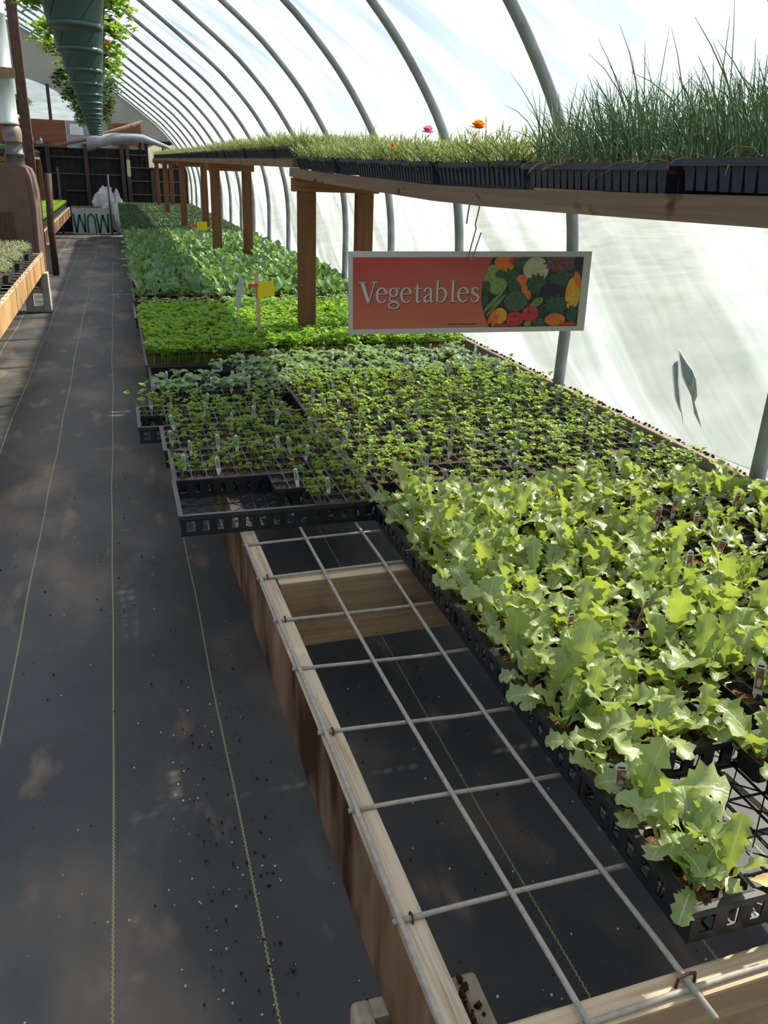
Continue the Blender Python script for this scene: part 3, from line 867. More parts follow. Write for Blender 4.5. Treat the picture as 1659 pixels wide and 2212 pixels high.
# a four-cell pack
PW, PD = 0.0885, 0.1335
def pack_mesh():
    mb = MB()
    def octa(cx, cy_, a, b, r, z):
        return [(cx - a + r, cy_ - b, z), (cx + a - r, cy_ - b, z), (cx + a, cy_ - b + r, z), (cx + a, cy_ + b - r, z), (cx + a - r, cy_ + b, z), (cx - a + r, cy_ + b, z), (cx - a, cy_ + b - r, z), (cx - a, cy_ - b + r, z)]
    for sx in (-1, 1):
        for sy in (-1, 1):
            cx, cy_ = sx * PW / 4, sy * PD / 4
            a, b = PW / 4, PD / 4
            out = octa(cx, cy_, a, b, 0.0005, 0.058)
            inn = octa(cx, cy_, a - 0.0022, b - 0.003, 0.008, 0.0575)
            low = octa(cx, cy_, a - 0.009, b - 0.010, 0.006, 0.012)
            v = out + inn + low
            f = [(i, (i + 1) % 8, 8 + (i + 1) % 8, 8 + i) for i in range(8)] + [(8 + i, 8 + (i + 1) % 8, 16 + (i + 1) % 8, 16 + i) for i in range(8)] + [tuple(range(16, 24))]
            mb.add(v, f)
    x, y = PW / 2, PD / 2
    for p, q in (((-x, -y), (x, -y)), ((x, -y), (x, y)), ((x, y), (-x, y)), ((-x, y), (-x, -y))):
        mb.add([(*p, 0.058), (*q, 0.058), (q[0] * 0.985, q[1] * 0.985, 0.046), (p[0] * 0.985, p[1] * 0.985, 0.046)], [(0, 3, 2, 1)])
    return mb.mesh('cell_pack', M['blacklip'])
def soil_mesh(seed):
    r = random.Random(seed); mb = MB(); n = 5
    for sx in (-1, 1):
        for sy in (-1, 1):
            cx, cy_ = sx * PW / 4, sy * PD / 4; a, b = PW / 4 - 0.004, PD / 4 - 0.005
            v = []
            for j in range(n + 1):
                for i in range(n + 1):
                    v.append((cx - a + 2 * a * i / n, cy_ - b + 2 * b * j / n, 0.046 + r.uniform(-0.004, 0.004)))
            mb.add(v, [(j * (n + 1) + i, j * (n + 1) + i + 1, (j + 1) * (n + 1) + i + 1, (j + 1) * (n + 1) + i) for j in range(n) for i in range(n)])
    return mb.mesh('soil', M['soil'], True)
PACK = pack_mesh(); PSOIL = [soil_mesh(k) for k in range(4)]
CELLS = []                                        # (kind, x, y, z) of every filled cell
PACKS = []
def pack(x, y, kind, label, group):
    p = thing('cell_pack', label, 'cell pack', (x, y, RZ + 0.003), 0, group)
    link('cell_walls', PACK, p); link('soil', PSOIL[len(PACKS) % 4], p, rz=None)
    PACKS.append((x, y, kind))
    for sx in (-1, 1):
        for sy in (-1, 1): CELLS.append((kind, x + sx * PW / 4, y + sy * PD / 4, RZ + 0.05, CUR[0]))
    return p

# rows measured from the viewer's end; column x starts
X1, X2, X3 = -0.2, 0.333, 0.88
LET = [-0.14 + 0.276 * k for k in range(5)]       # lettuce rows
HERB1 = [1.278, 1.556, 1.838, 2.112]
OV = 2.515
lab_l = ('four-cell plastic pack of lettuce in the near trays', 'lettuce cell packs')
lab_h = ('four-cell plastic pack of parsley seedlings', 'parsley cell packs')
lab_o = ('four-cell plastic pack of pale oval-leaved seedlings', 'oval-leaved cell packs')
ORD = ['first', 'second', 'third', 'fourth', 'fifth', 'sixth', 'seventh', 'eighth', 'ninth', 'tenth', 'eleventh', 'twelfth', 'thirteenth', 'fourteenth', 'fifteenth', 'sixteenth', 'seventeenth', 'eighteenth', 'nineteenth', 'twentieth']
COLN = ['aisle side', 'middle column', 'film side']
KN = {'lettuce': 'lettuce', 'parsley': 'parsley', 'oval': 'oval-leaf'}
CUR = ['']
def fill(x0, y0, kind, lab, skip=(), where=''):
    for r in range(2):
        for c in range(6):
            if (c, r) in skip: continue
            CUR[0] = where
            pack(x0 + 0.0045 + PW / 2 + c * 0.0888, y0 + 0.0025 + PD / 2 + r * 0.1338, kind, '%s pack, %s from the aisle, %s row, %s' % (KN[kind], ORD[c], ('near', 'far')[r], where), lab[1])
first = True
for k, y in enumerate(LET):
    for x0 in (X2, X3):
        wh = '%s lettuce tray %s' % (ORD[k], 'by the wire grid' if x0 == X2 else 'by the film')
        lt = 'black slotted web tray of lettuce packs, %s' % wh.replace('lettuce tray', 'tray')
        if k == 0 and x0 == X2:
            web_tray(x0, y, 'half-empty black web tray with a bare lattice base at the lettuce end of the bench', None)
            fill(x0, y, 'lettuce', lab_l, skip=((1, 0), (1, 1), (2, 0), (2, 1)), where=wh)
        elif k == 1 and x0 == X2:
            web_tray(x0, y, lt, 'lettuce trays')
            fill(x0, y, 'lettuce', lab_l, skip=((3, 0),), where=wh)
        else:
            web_tray(x0, y, lt, 'lettuce trays')
            fill(x0, y, 'lettuce', lab_l, skip=((rnd.randint(0, 5), rnd.randint(0, 1)),) if x0 == X3 and k in (2, 3) else (), where=wh)
xo = [X1 + 0.008, X1 + 0.012, X1 + 0.0, X1 - 0.072]
for k, y in enumerate(HERB1):
    if k == 0:
        web_tray(xo[0], y, 'mostly empty black web tray overhanging the aisle at the end of the parsley', None)
        fill(xo[0], y, 'parsley', lab_h, skip=((0, 0), (1, 0), (2, 0), (3, 0), (0, 1), (1, 1), (2, 1)), where='mostly empty aisle tray')
    else:
        web_tray(xo[k], y, '%s slotted web tray of parsley behind the mostly empty aisle tray' % ORD[k - 1] if k < 3 else 'black web tray of parsley sticking out furthest over the aisle', 'parsley trays over the aisle' if k < 3 else None)
        fill(xo[k], y, 'parsley', lab_h, skip=((0, 0),) if k == 3 else (), where='%s parsley tray over the aisle' % ORD[k - 1])
for k in range(4):
    y = 1.262 + 0.279 * k
    for x0 in (X2 + 0.004, X3 + 0.002):
        web_tray(x0, y, 'black slotted web tray of parsley, %s behind the lettuce, %s' % (ORD[k], 'middle column' if x0 < 0.6 else 'film side'), 'inner parsley trays')
        fill(x0, y, 'parsley', lab_h, skip=((0, 0),) if (k == 0 and x0 < 0.5) else (), where='%s %s parsley tray' % (ORD[k], 'middle' if x0 < 0.6 else 'film-side'))
for k in range(3):
    y = 2.385 + 0.279 * k
    for x0 in (X2 + 0.006, X3 + 0.004):
        web_tray(x0, y, 'black web tray of %s seedlings, %s from the parsley, %s' % ('mixed' if k == 0 else 'oval-leaved', ORD[k], 'middle column' if x0 < 0.6 else 'film side'), 'inner oval-leaved seedling trays')
        fill(x0, y, 'parsley' if k == 0 else 'oval', lab_h if k == 0 else lab_o, where='%s %s oval-leaf tray' % (ORD[k], 'middle' if x0 < 0.6 else 'film-side'))
web_tray(X1 - 0.004, OV, 'black web tray of grey-green oval-leaved seedlings beside the aisle', None)
fill(X1 - 0.004, OV, 'oval', lab_o, where='full aisle tray')
web_tray(X1 - 0.004, OV + 0.279, 'black web tray beside the aisle with an empty dark left half', None)
fill(X1 - 0.004, OV + 0.279, 'oval', lab_o, skip=((0, 0), (1, 0), (2, 0), (0, 1), (1, 1), (2, 1), (3, 0)), where='half-dark aisle tray')

# ------------------------------------------------------------------ lettuce plants
def prof_let(t):
    if t < 0.3: return 0.16 + 0.25 * (t / 0.3) ** 2
    u = (t - 0.3) / 0.7
    return 0.41 + 0.59 * math.sin(min(1.0, u * 1.45) * PI / 2) if u < 0.69 else 1.0 * math.sqrt(max(0.0, 1 - ((u - 0.69) / 0.33) ** 2)) * 1.0 + 0.02
lr = random.Random(21)
LLEAF = []
for k in range(14):
    big = k % 7
    L_ = 0.084 + 0.0085 * big
    a0, a1 = [(84, 45), (78, 5), (72, -20), (80, 25), (66, -35), (86, 62), (74, -5)][k % 7]
    pr = leafp(L_, 0.0205 + 0.0022 * (k % 4), prof_let, n=16, m=6, a0=a0, a1=a1, ruffle=0.0058, rk=lr.uniform(14, 24), tooth=0.22, cup=0.28 if k % 3 else 0.5, twist=lr.uniform(-0.5, 0.5), rng_=lr)
    f = Fol(); f.add(pr); LLEAF.append((f.mesh('leaf', [M['lettuce']]), f.arrays()))
def plants_of(kind): return [c for c in CELLS if c[0] == kind]
camxy = np.array([CAM.x, CAM.y])
pl = [c for c in plants_of('lettuce')]
lr.shuffle(pl)
def keep(c):
    x, y = c[1], c[2]
    p = 0.80
    if x > 0.9 and 0.25 < y < 1.2: p = 0.5
    if x > 1.15 and y > 0.7: p = 0.72
    return lr.random() < p
pl = [c for c in pl if keep(c)]
near0 = [c for c in CELLS if c[0] == 'lettuce' and c[1] < 0.43 and c[2] < 0.14]
pl = list({(c[1], c[2]): c for c in pl + near0}.values())
pl.sort(key=lambda c: (c[1] - camxy[0]) ** 2 + (c[2] - camxy[1]) ** 2)
rest = Fol(); nl = 0
NUMS = {4: 'four', 5: 'five', 6: 'six'}
for idx, (kd, x, y, z, wh) in enumerate(pl):
    x += lr.uniform(-0.006, 0.006); y += lr.uniform(-0.008, 0.008)
    vig = lr.uniform(0.72, 1.12)
    if x > 0.9 and y < 1.1 and x < 1.25: vig *= 0.86
    if x < 0.55: vig *= 1.06
    nlv = lr.choice((4, 5, 5, 6, 6))
    y0 = lr.uniform(0, 6.28)
    leaves = []
    for q in range(nlv):
        v = lr.randrange(14) if q else lr.choice((0, 3, 5, 7, 10, 12))
        leaves.append((v, y0 + q * 2.4 + lr.uniform(-0.4, 0.4), vig * lr.uniform(0.65, 1.1) * (1.0 if q < 3 else 0.82), lr.uniform(-0.25, 0.12)))
    if idx < 300:
        t = thing('lettuce_plant', '%s young lettuce with %s jagged leaves in the %s' % ('small' if vig < 0.82 else 'big' if vig > 1.05 else 'medium', NUMS[nlv], wh), 'lettuce', (x, y, z - 0.004), 0, 'young lettuce plants in the near trays')
        for v, yw, s, ti in leaves:
            o = link('leaf', LLEAF[v][0], t)
            o.rotation_euler = (0, -ti, yw); o.scale = (s, s, s)
            o.location = (0.004 * math.cos(yw), 0.004 * math.sin(yw), 0)
        nl += 1
    else:
        for v, yw, s, ti in leaves:
            V, Q, U, mi = LLEAF[v][1]
            rest.add((V, Q, U), (x, y, z - 0.004), yw, ti, 0, s)
if rest.n:
    tag(link('lettuce_foliage', rest.mesh('lettuce_foliage', [M['lettuce']])), 'mass of further young lettuce leaves towards the film wall', 'lettuce', None, 'stuff')

# ------------------------------------------------------------------ parsley seedlings
hr = random.Random(5)
def prof_fan(t): return [0.25, 0.75, 1.0, 0.8, 0.2][min(4, int(t * 4.99))] * 1.0
LFT = [leafp(0.013, 0.0062, prof_fan, n=3, m=2, a0=hr.uniform(10, 40), a1=hr.uniform(-30, 0), tooth=0.35, cup=0.3, ruffle=0.001, rng_=hr) for _ in range(5)]
def parsley(seed, nst, hmax, sc_leaf=1.0):
    r = random.Random(seed); f = Fol()
    for s in range(nst):
        yw = r.uniform(0, 6.28); h = hmax * r.uniform(0.45, 1.0); a0 = r.uniform(72, 92); a1 = a0 - r.uniform(5, 40)
        st = bladep(h, 0.0009, a0, a1, n=3, k=3)
        px, py = r.uniform(-0.011, 0.011), r.uniform(-0.015, 0.015)
        st = (st[0], st[1], st[2])
        f.add(st, (px, py, 0), yw)
        tip = (st[0][-3:].mean(0)) @ rot(yw).T + np.array((px, py, 0))
        for q in range(r.choice((4, 5, 6))):
            f.add(LFT[r.randrange(5)], tip + np.array((r.uniform(-.003, .003), r.uniform(-.003, .003), r.uniform(-.004, .003))), yw + q * 1.15 + r.uniform(-.3, .3), r.uniform(-0.3, 0.5), r.uniform(-.4, .4), sc_leaf * r.uniform(0.7, 1.25))
    return f
PARS = []
for k in range(10):
    f = parsley(100 + k, hr.choice((4, 5, 5, 6)), 0.055 + 0.005 * k)
    PARS.append((f.mesh('parsley_seedling', [M['parsley']]), f.arrays()))
ph = plants_of('parsley'); hr.shuffle(ph)
ph = [c for c in ph if hr.random() < 0.78]
ph.sort(key=lambda c: (c[1] - camxy[0]) ** 2 + (c[2] - camxy[1]) ** 2)
rest = Fol()
for idx, (kd, x, y, z, wh) in enumerate(ph):
    v = hr.randrange(10); s = hr.uniform(0.7, 1.15); yw = hr.uniform(0, 6.28)
    if y > 2.15: s *= 1.15
    if idx < 300:
        tag(link('parsley_seedling', PARS[v][0], None, (x, y, z - 0.004), yw, s), '%s parsley seedling with small divided leaves in the %s' % ('tall' if s * (0.055 + 0.005 * v) > 0.08 else 'short', wh), 'seedling', 'parsley seedlings in the nearer trays')
    else:
        rest.add_fol(PARS[v][1], (x, y, z - 0.004), yw, s)
tag(link('parsley_foliage', rest.mesh('parsley_foliage', [M['parsley']])), 'further fine-leaved parsley seedlings filling the back trays', 'seedlings', None, 'stuff')

# ------------------------------------------------------------------ oval-leaved seedlings
def prof_oval(t): return max(0.04, math.sin(PI * min(1.0, t * 1.0)) ** 0.7)
OVL = [leafp(0.038, 0.0145, prof_oval, n=5, m=2, a0=hr.uniform(25, 60), a1=hr.uniform(-60, -20), cup=0.35, rng_=hr) for _ in range(5)]
OVP = []
for k in range(9):
    r = random.Random(300 + k); f = Fol()
    for s in range(r.choice((1, 2, 2, 3))):
        h = r.uniform(0.025, 0.055); yw = r.uniform(0, 6.28); st = bladep(h, 0.0012, 88, 75, 3, 3)
        px, py = r.uniform(-0.009, 0.009), r.uniform(-0.012, 0.012)
        f.add(st, (px, py, 0), yw)
        tip = st[0][-3:].mean(0) @ rot(yw).T + np.array((px, py, 0))
        for q in range(r.choice((2, 3, 4))):
            f.add(OVL[r.randrange(5)], tip - np.array((0, 0, 0.006 * (q // 2))), yw + q * 1.6 + r.uniform(-.3, .3), 0, r.uniform(-.2, .2), r.uniform(0.7, 1.15))
    OVP.append(f.mesh('oval_leaved_seedling', [M['oval']]))
po = plants_of('oval')
for kd, x, y, z, wh in po:
    if hr.random() > (0.85 if x < 0.95 else 0.55): continue
    tag(link('oval_leaved_seedling', OVP[hr.randrange(9)], None, (x, y, z - 0.004), hr.uniform(0, 6.28), hr.uniform(0.75, 1.2)), 'short seedling with pale drooping oval leaves in the %s' % wh, 'seedling', 'oval-leaved seedlings between parsley and celery')

# ------------------------------------------------------------------ plant labels stuck in the cells
def label_mesh(w_, h_):
    a = w_ / 2
    return MB().prism([(-0.001, 0), (0.001, 0), (a, 0.02), (a, h_ * 0.92), (0, h_), (-a, h_ * 0.92), (-a, 0.02)], -0.0005, 0.0005, 'y')
TG = label_mesh(0.0125, 0.068).mesh('plant_label', M['tagwhite'])
TGB = label_mesh(0.016, 0.085).mesh('plant_label', M['tagwhite'])
TP_G = MB().box(-0.005, 0.005, -0.0010, -0.0006, 0.030, 0.060).mesh('print', M['taggreen'])
TP_N = MB().box(-0.005, 0.005, -0.0010, -0.0006, 0.030, 0.058).mesh('print', M['taggrey'])
TP_R = MB().box(-0.0065, 0.0065, -0.0010, -0.0006, 0.030, 0.070).mesh('print', M['tagred'])
TP_C = MB().prism([(0.0042 * math.cos(a) , 0.043 + 0.009 * math.sin(a)) for a in [2 * PI * k / 12 for k in range(12)]], -0.0012, -0.0009, 'y').mesh('print_picture', M['cream'])
TP_T = MB().box(-0.005, 0.005, -0.0010, -0.0006, 0.073, 0.076).mesh('print_title', M['ink'])
tr_ = random.Random(77)
for (x, y, kind) in PACKS:
    pr_ = {'lettuce': 0.38, 'parsley': 0.62, 'oval': 0.85}[kind]
    n = 2 if kind == 'oval' and x > 0.6 and tr_.random() < 0.6 else 1
    for _ in range(n):
        if tr_.random() > pr_: continue
        big = kind == 'lettuce'
        lx = x + tr_.uniform(-0.03, 0.03); ly = y + tr_.uniform(-0.05, 0.05)
        if big and x < 0.45: lx = x - 0.025
        lz = RZ + 0.05 - (0.010 if big else 0.004)
        if big: lb, gp = 'white plant label with a red printed picture standing among the lettuce', 'labels among the lettuce'
        elif kind == 'parsley': lb, gp = 'narrow white plant label with green print among the parsley', 'labels among the parsley'
        else: lb, gp = 'narrow white plant label with grey print among the oval-leaved seedlings', 'labels among the oval-leaved seedlings'
        t = thing('plant_label', lb, 'plant label', (lx, ly, lz), 0, gp)
        t.rotation_euler = (tr_.uniform(-0.15, 0.15), tr_.uniform(-0.18, 0.18), tr_.uniform(-0.9, 0.4))
        link('card', TGB if big else TG, t)
        if big: link('print', TP_R, t); link('print_picture', TP_C, t); link('print_title', TP_T, t)
        else: link('print', TP_G if kind == 'parsley' else TP_N, t)

# ------------------------------------------------------------------ celery, cabbage and the far trays
def foliage(t, fol, mats, name):
    o = link(name, fol.mesh(name, mats), t); o['kind'] = 'stuff'; return o
def prof_cel(t): return [0.12, 0.55, 1.0, 0.75, 0.95, 0.5, 0.12][min(6, int(t * 6.99))]
CEL = [leafp(0.026, 0.0115, prof_cel, n=5, m=2, a0=hr.uniform(10, 50), a1=hr.uniform(-40, 10), tooth=0.2, cup=0.25, ruffle=0.001, rng_=hr) for _ in range(6)]
CELST = [bladep(0.085, 0.0013, 88, 70, 2, 3), bladep(0.065, 0.0013, 85, 62, 2, 3)]
def celery_variant(seed):
    r = random.Random(seed); f = Fol()
    for k in range(300):
        px, py = r.uniform(-TW / 2 + .01, TW / 2 - .01), r.uniform(-TD / 2 + .01, TD / 2 - .01)
        h = 0.075 + 0.03 * r.random() + 0.012 * math.sin(px * 30 + seed) * math.cos(py * 40)
        yw = r.uniform(0, 6.28)
        if k % 2 == 0: f.add(CELST[k % 2], (px, py, 0.04), yw, 0, 0, h / 0.085)
        for q in range(3):
            f.add(CEL[r.randrange(6)], (px + r.uniform(-.008, .008), py + r.uniform(-.008, .008), 0.04 + h - 0.012 * q * r.random()), yw + q * 2.1 + r.uniform(-.4, .4), r.uniform(-.3, .5), r.uniform(-.3, .3), r.uniform(0.75, 1.25))
    return f.mesh('celery_foliage', [M['celery']])
CELV = [celery_variant(k) for k in range(4)]
k = 0
for r_ in range(5):
    for c, x0 in enumerate((X1 - 0.012, X2 + 0.0, X3 + 0.002)):
        y = 3.225 + 0.279 * r_ - (0.12 if c == 0 else 0)
        if y > 4.4: continue
        t = solid_tray(x0, y, 'black tray of dense bright green celery, %s behind the oval-leaved seedlings, %s' % (ORD[r_], COLN[c]), 'celery trays by the aisle' if c == 0 else 'inner celery trays')
        o = link('celery_foliage', CELV[k % 4], t, rz=PI * (k % 2)); o['kind'] = 'stuff'; k += 1
# thin row of small pale seedlings
for c, x0 in enumerate((X1 - 0.03, X2, X3)):
    for r_ in range(2):
        f = Fol()
        for q in range(70):
            px, py = hr.uniform(-TW / 2 + .02, TW / 2 - .02), hr.uniform(-TD / 2 + .02, TD / 2 - .02)
            h = hr.uniform(0.025, 0.06)
            for z_ in range(4): f.add(OVL[hr.randrange(5)], (px, py, 0.045 + h), hr.uniform(0, 6.28), 0, hr.uniform(-.3, .3), hr.uniform(0.6, 1.0))
            f.add(CELST[1], (px, py, 0.045), 0, 0, 0, h / 0.065)
        t = solid_tray(x0, 4.52 + 0.285 * r_ - (0.1 if c == 0 else 0), 'black tray of sparse pale seedlings, %s row behind the celery, %s' % (ORD[r_], COLN[c]), 'sparse seedling trays')
        foliage(t, f, [M['oval']], 'seedling_foliage')

def prof_cab(t):
    if t < 0.5: return 0.07
    u = (t - 0.5) / 0.5
    return max(0.05, 1.0 * math.sin(PI * min(1, u * 0.93 + 0.07)) ** 0.6)
CAB = []
for k in range(8):
    a0, a1 = [(86, 40), (80, 10), (74, -15), (84, 55), (70, -30), (88, 25), (78, -5), (82, 60)][k]
    pr = leafp(0.135 + 0.006 * (k % 4), 0.030, prof_cab, n=10, m=4, a0=a0, a1=a1, cup=0.25, ruffle=0.003, rk=12, twist=hr.uniform(-.4, .4), rng_=hr)
    f = Fol(); f.add(pr); CAB.append((f.mesh('leaf', [M['cabbage']]), pr))
CX = [X1 - 0.02, X2 + 0.0, X3 + 0.0]
n_c = 0
for r_ in range(20):
    y = 5.12 + 0.283 * r_
    for c, x0 in enumerate(CX):
        near = r_ < 3
        t = solid_tray(x0, y, 'black tray of blue-green cabbage, %s row behind the sparse seedlings, %s' % (ORD[r_], COLN[c]), 'cabbage trays')
        f = Fol()
        for i in range(6):
            for j in range(3):
                px = -TW / 2 + TW * (i + 0.5) / 6 + hr.uniform(-.012, .012); py = -TD / 2 + TD * (j + 0.5) / 3 + hr.uniform(-.012, .012)
                y0 = hr.uniform(0, 6.28); s = hr.uniform(0.8, 1.15)
                lv = [(hr.randrange(8), y0 + q * 2.4 + hr.uniform(-.4, .4), s * hr.uniform(0.7, 1.1)) for q in range(5)]
                if near:
                    p = thing('cabbage_plant', '%s cabbage plant, broad blue-green leaves, %s cabbage row, %s' % ('small' if s < 0.92 else 'big' if s > 1.03 else 'medium', ORD[r_], COLN[c]), 'cabbage', (x0 + TW / 2 + px, y + TD / 2 + py, RZ + 0.043), 0, 'young cabbage plants at the near edge of the far bench')
                    for v, yw, ss in lv:
                        o = link('leaf', CAB[v][0], p); o.rotation_euler = (0, 0, yw); o.scale = (ss,) * 3
                    n_c += 1
                else:
                    for v, yw, ss in lv[:4 if r_ > 8 else 5]: f.add(CAB[v][1], (px, py, 0.043), yw, 0, 0, ss)
        if not near: foliage(t, f, [M['cabbage']], 'cabbage_foliage')
# dark dense trays to the far end
SML = [leafp(0.03, 0.008, prof_oval, n=2, m=2, a0=hr.uniform(30, 80), a1=hr.uniform(-20, 30), cup=0.3, rng_=hr) for _ in range(6)]
def carpet(seed, n, h, sc_, protos, mats, w_=TW, d_=TD, z0=0.04, tilt=0.4):
    r = random.Random(seed); f = Fol()
    for k in range(n):
        px, py = r.uniform(-w_ / 2, w_ / 2), r.uniform(-d_ / 2, d_ / 2)
        f.add(protos[r.randrange(len(protos))], (px, py, z0 + h * (0.55 + 0.45 * r.random())), r.uniform(0, 6.28), r.uniform(-tilt, tilt), r.uniform(-.4, .4), sc_ * r.uniform(0.7, 1.25))
    return f
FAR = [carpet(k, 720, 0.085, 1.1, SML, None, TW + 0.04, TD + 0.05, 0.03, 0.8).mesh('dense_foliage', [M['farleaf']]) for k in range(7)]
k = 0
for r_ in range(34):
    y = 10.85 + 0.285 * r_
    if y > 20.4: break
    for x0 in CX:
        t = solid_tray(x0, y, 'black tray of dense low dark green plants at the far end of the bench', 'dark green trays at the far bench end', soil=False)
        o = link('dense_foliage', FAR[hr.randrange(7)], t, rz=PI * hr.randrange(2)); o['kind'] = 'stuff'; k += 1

# ------------------------------------------------------------------ shelf trays: moss rose and chives
NDL = [leafp(0.017, 0.0017, lambda t: 1.0 - 0.7 * t, n=2, m=1, a0=a, a1=a - 25, rng_=hr) for a in (20, 40, 60, 80)]
def moss_variant(seed, n=460, leaves=11):
    r = random.Random(seed); f = Fol(); st = bladep(0.05, 0.0011, 80, 55, 2, 3)
    for k in range(n):
        px, py = r.uniform(-0.27, 0.27), r.uniform(-0.14, 0.14)
        h = r.uniform(0.06, 0.125) * (1.25 if r.random() < 0.04 else 1.0); yw = r.uniform(0, 6.28); s = h / 0.05
        ti = r.uniform(-0.6, 0.1)
        f.add(st, (px, py, 0.03), yw, ti, 0, s)
        d = rot(yw, ti)
        for q in range(leaves):
            u = 0.45 + 0.55 * q / (leaves - 1)
            b = st[0].reshape(3, 3, 3).mean(1)
            p = (b[1] + (b[2] - b[1]) * max(0, (u - .5) * 2) if u > .5 else b[1] * u * 2) * s @ d.T + np.array((px, py, 0.03))
            f.add(NDL[r.randrange(4)], p, r.uniform(0, 6.28), r.uniform(-.3, .3), 0, r.uniform(0.8, 1.3))
    return f.mesh('moss_rose_foliage', [M['moss']])
MOSS = [moss_variant(k) for k in range(4)]
MOSSF = [moss_variant(20 + k, 230, 6) for k in range(2)]
def deep_tray():
    mb = MB(); w_, d_, h_ = 0.54, 0.285, 0.058
    v = []
    for z, k in ((0.0, 0.965), (h_, 1.0)):
        for sx, sy in ((-1, -1), (1, -1), (1, 1), (-1, 1)): v.append((sx * w_ / 2 * k, sy * d_ / 2 * k, z))
    mb.add(v, [(0, 3, 2, 1)] + [(i, (i + 1) % 4, 4 + (i + 1) % 4, 4 + i) for i in range(4)])
    for k in range(9):                            # moulded ribs on the side that faces the aisle
        yy = -d_ / 2 + d_ * (k + 0.75) / 9.5
        mb.bar((-w_ / 2 - 0.0005, yy, 0.045), (-w_ / 2 * 0.97 - 0.0005, yy, 0.006), 0.010, 0.003, up=(1, 0, 0))
    return mb.mesh('tray_body', M['navy'])
DT = deep_tray()
DTR = tray_rim(0.54, 0.279, 0.058).mesh('rim', M['navy'])
DSO = MB().box(-0.262, 0.262, -0.135, 0.135, 0.02, 0.045).mesh('soil', M['soil'])
def moss_tray(y0, z, near, lab, grp):
    t = thing('shelf_tray', lab, 'tray', (0.60 + 0.27 + hr.uniform(-0.012, 0.008), y0 + 0.1425, z + 0.001), hr.uniform(-0.03, 0.03), grp)
    link('tray_body', DT, t); link('rim', DTR, t); link('soil', DSO, t)
    o = link('moss_rose_foliage', (MOSS if near else MOSSF)[hr.randrange(4 if near else 2)], t); o['kind'] = 'stuff'
    return t
def flower(t, x, y, z, m, r=0.022):
    f = Fol()
    pet = [leafp(r, r * 0.5, lambda t_: 0.3 + 0.7 * math.sin(PI * min(1, t_ * 0.8 + 0.1)), n=3, m=2, a0=a, a1=a - 10, ruffle=0.002, rng_=hr) for a in (15, 40, 62, 78)]
    for k, (nn) in enumerate((7, 7, 6, 5)):
        for q in range(nn): f.add(pet[k], (0, 0, 0.002 * k), 2 * PI * q / nn + k * 0.4, 0, 0, 1.0 - 0.12 * k)
    f.add(bladep(0.05, 0.0012, 88, 86, 2, 3), (0, 0, -0.05))
    o = link('flower', f.mesh('flower', [m]), t); o.location = Vector((x, y, z)) - t.location
    return o
MT = []
y = 1.075
while y < 3.5:
    MT.append(moss_tray(y, beam_z(y + 0.1) + SH, True, 'blue-black tray of moss rose, %s from the chives on the sagging shelf' % ORD[len(MT)], 'moss rose trays on the near shelf')); y += 0.292
y = 3.74
while y < 19.6:
    moss_tray(y, far_z(y + 0.14) + SH, y < 7.5, 'blue-black tray of moss rose on the far shelf sections', 'moss rose trays on the far shelf'); y += 0.292
def near_tray(y): return min(MT, key=lambda t: abs(t.location.y - y))
fl = flower(near_tray(1.5), 0.66, 1.50, 1.636, M['orange'], 0.024); fl['label'] = 'orange double flower'
fl = flower(near_tray(1.75), 0.61, 1.75, 1.632, M['pink'], 0.022); fl['label'] = 'pink double flower'
fl = flower(near_tray(2.05), 0.60, 2.05, 1.60, M['orange'], 0.010); fl['label'] = 'small orange bud'
tt = [o for o in COL.objects if o.name.startswith('shelf_tray') and abs(o.location.y - 6.0) < 0.16][0]
fl = flower(tt, 0.63, 6.0, 1.70, M['coral'], 0.03); fl['label'] = 'coral flower'

# chives in plug trays laid along the shelf
cr = random.Random(9)
def plug_tray():
    mb = MB(); w_, d_, h_ = 0.54, 0.275, 0.045
    for i in range(18):
        for j in (-1, 1):
            x = -w_ / 2 + 0.014 + (w_ - 0.03) * (i + 0.5) / 18
            mb.add([(x - 0.0135, j * (d_ / 2 - 0.004), h_), (x + 0.0135, j * (d_ / 2 - 0.004), h_), (x + 0.010, j * (d_ / 2 - 0.010), 0), (x - 0.010, j * (d_ / 2 - 0.010), 0),
                    (x - 0.0135, j * (d_ / 2 - 0.030), h_), (x + 0.0135, j * (d_ / 2 - 0.030), h_), (x + 0.010, j * (d_ / 2 - 0.028), 0), (x - 0.010, j * (d_ / 2 - 0.028), 0)],
                   [(0, 1, 2, 3), (4, 7, 6, 5), (0, 3, 7, 4), (1, 5, 6, 2), (3, 2, 6, 7)])
    mb.box(-w_ / 2 + 0.01, w_ / 2 - 0.01, -d_ / 2 + 0.03, d_ / 2 - 0.03, 0.0, h_)
    return mb.mesh('plug_cells', M['navy'])
PT = plug_tray()
PTR = tray_rim(0.54, 0.275, 0.045, 0.006).mesh('rim', M['navy'])
PTS = MB().box(-0.262, 0.262, -0.13, 0.13, 0.03, 0.043).mesh('soil', M['soil'])
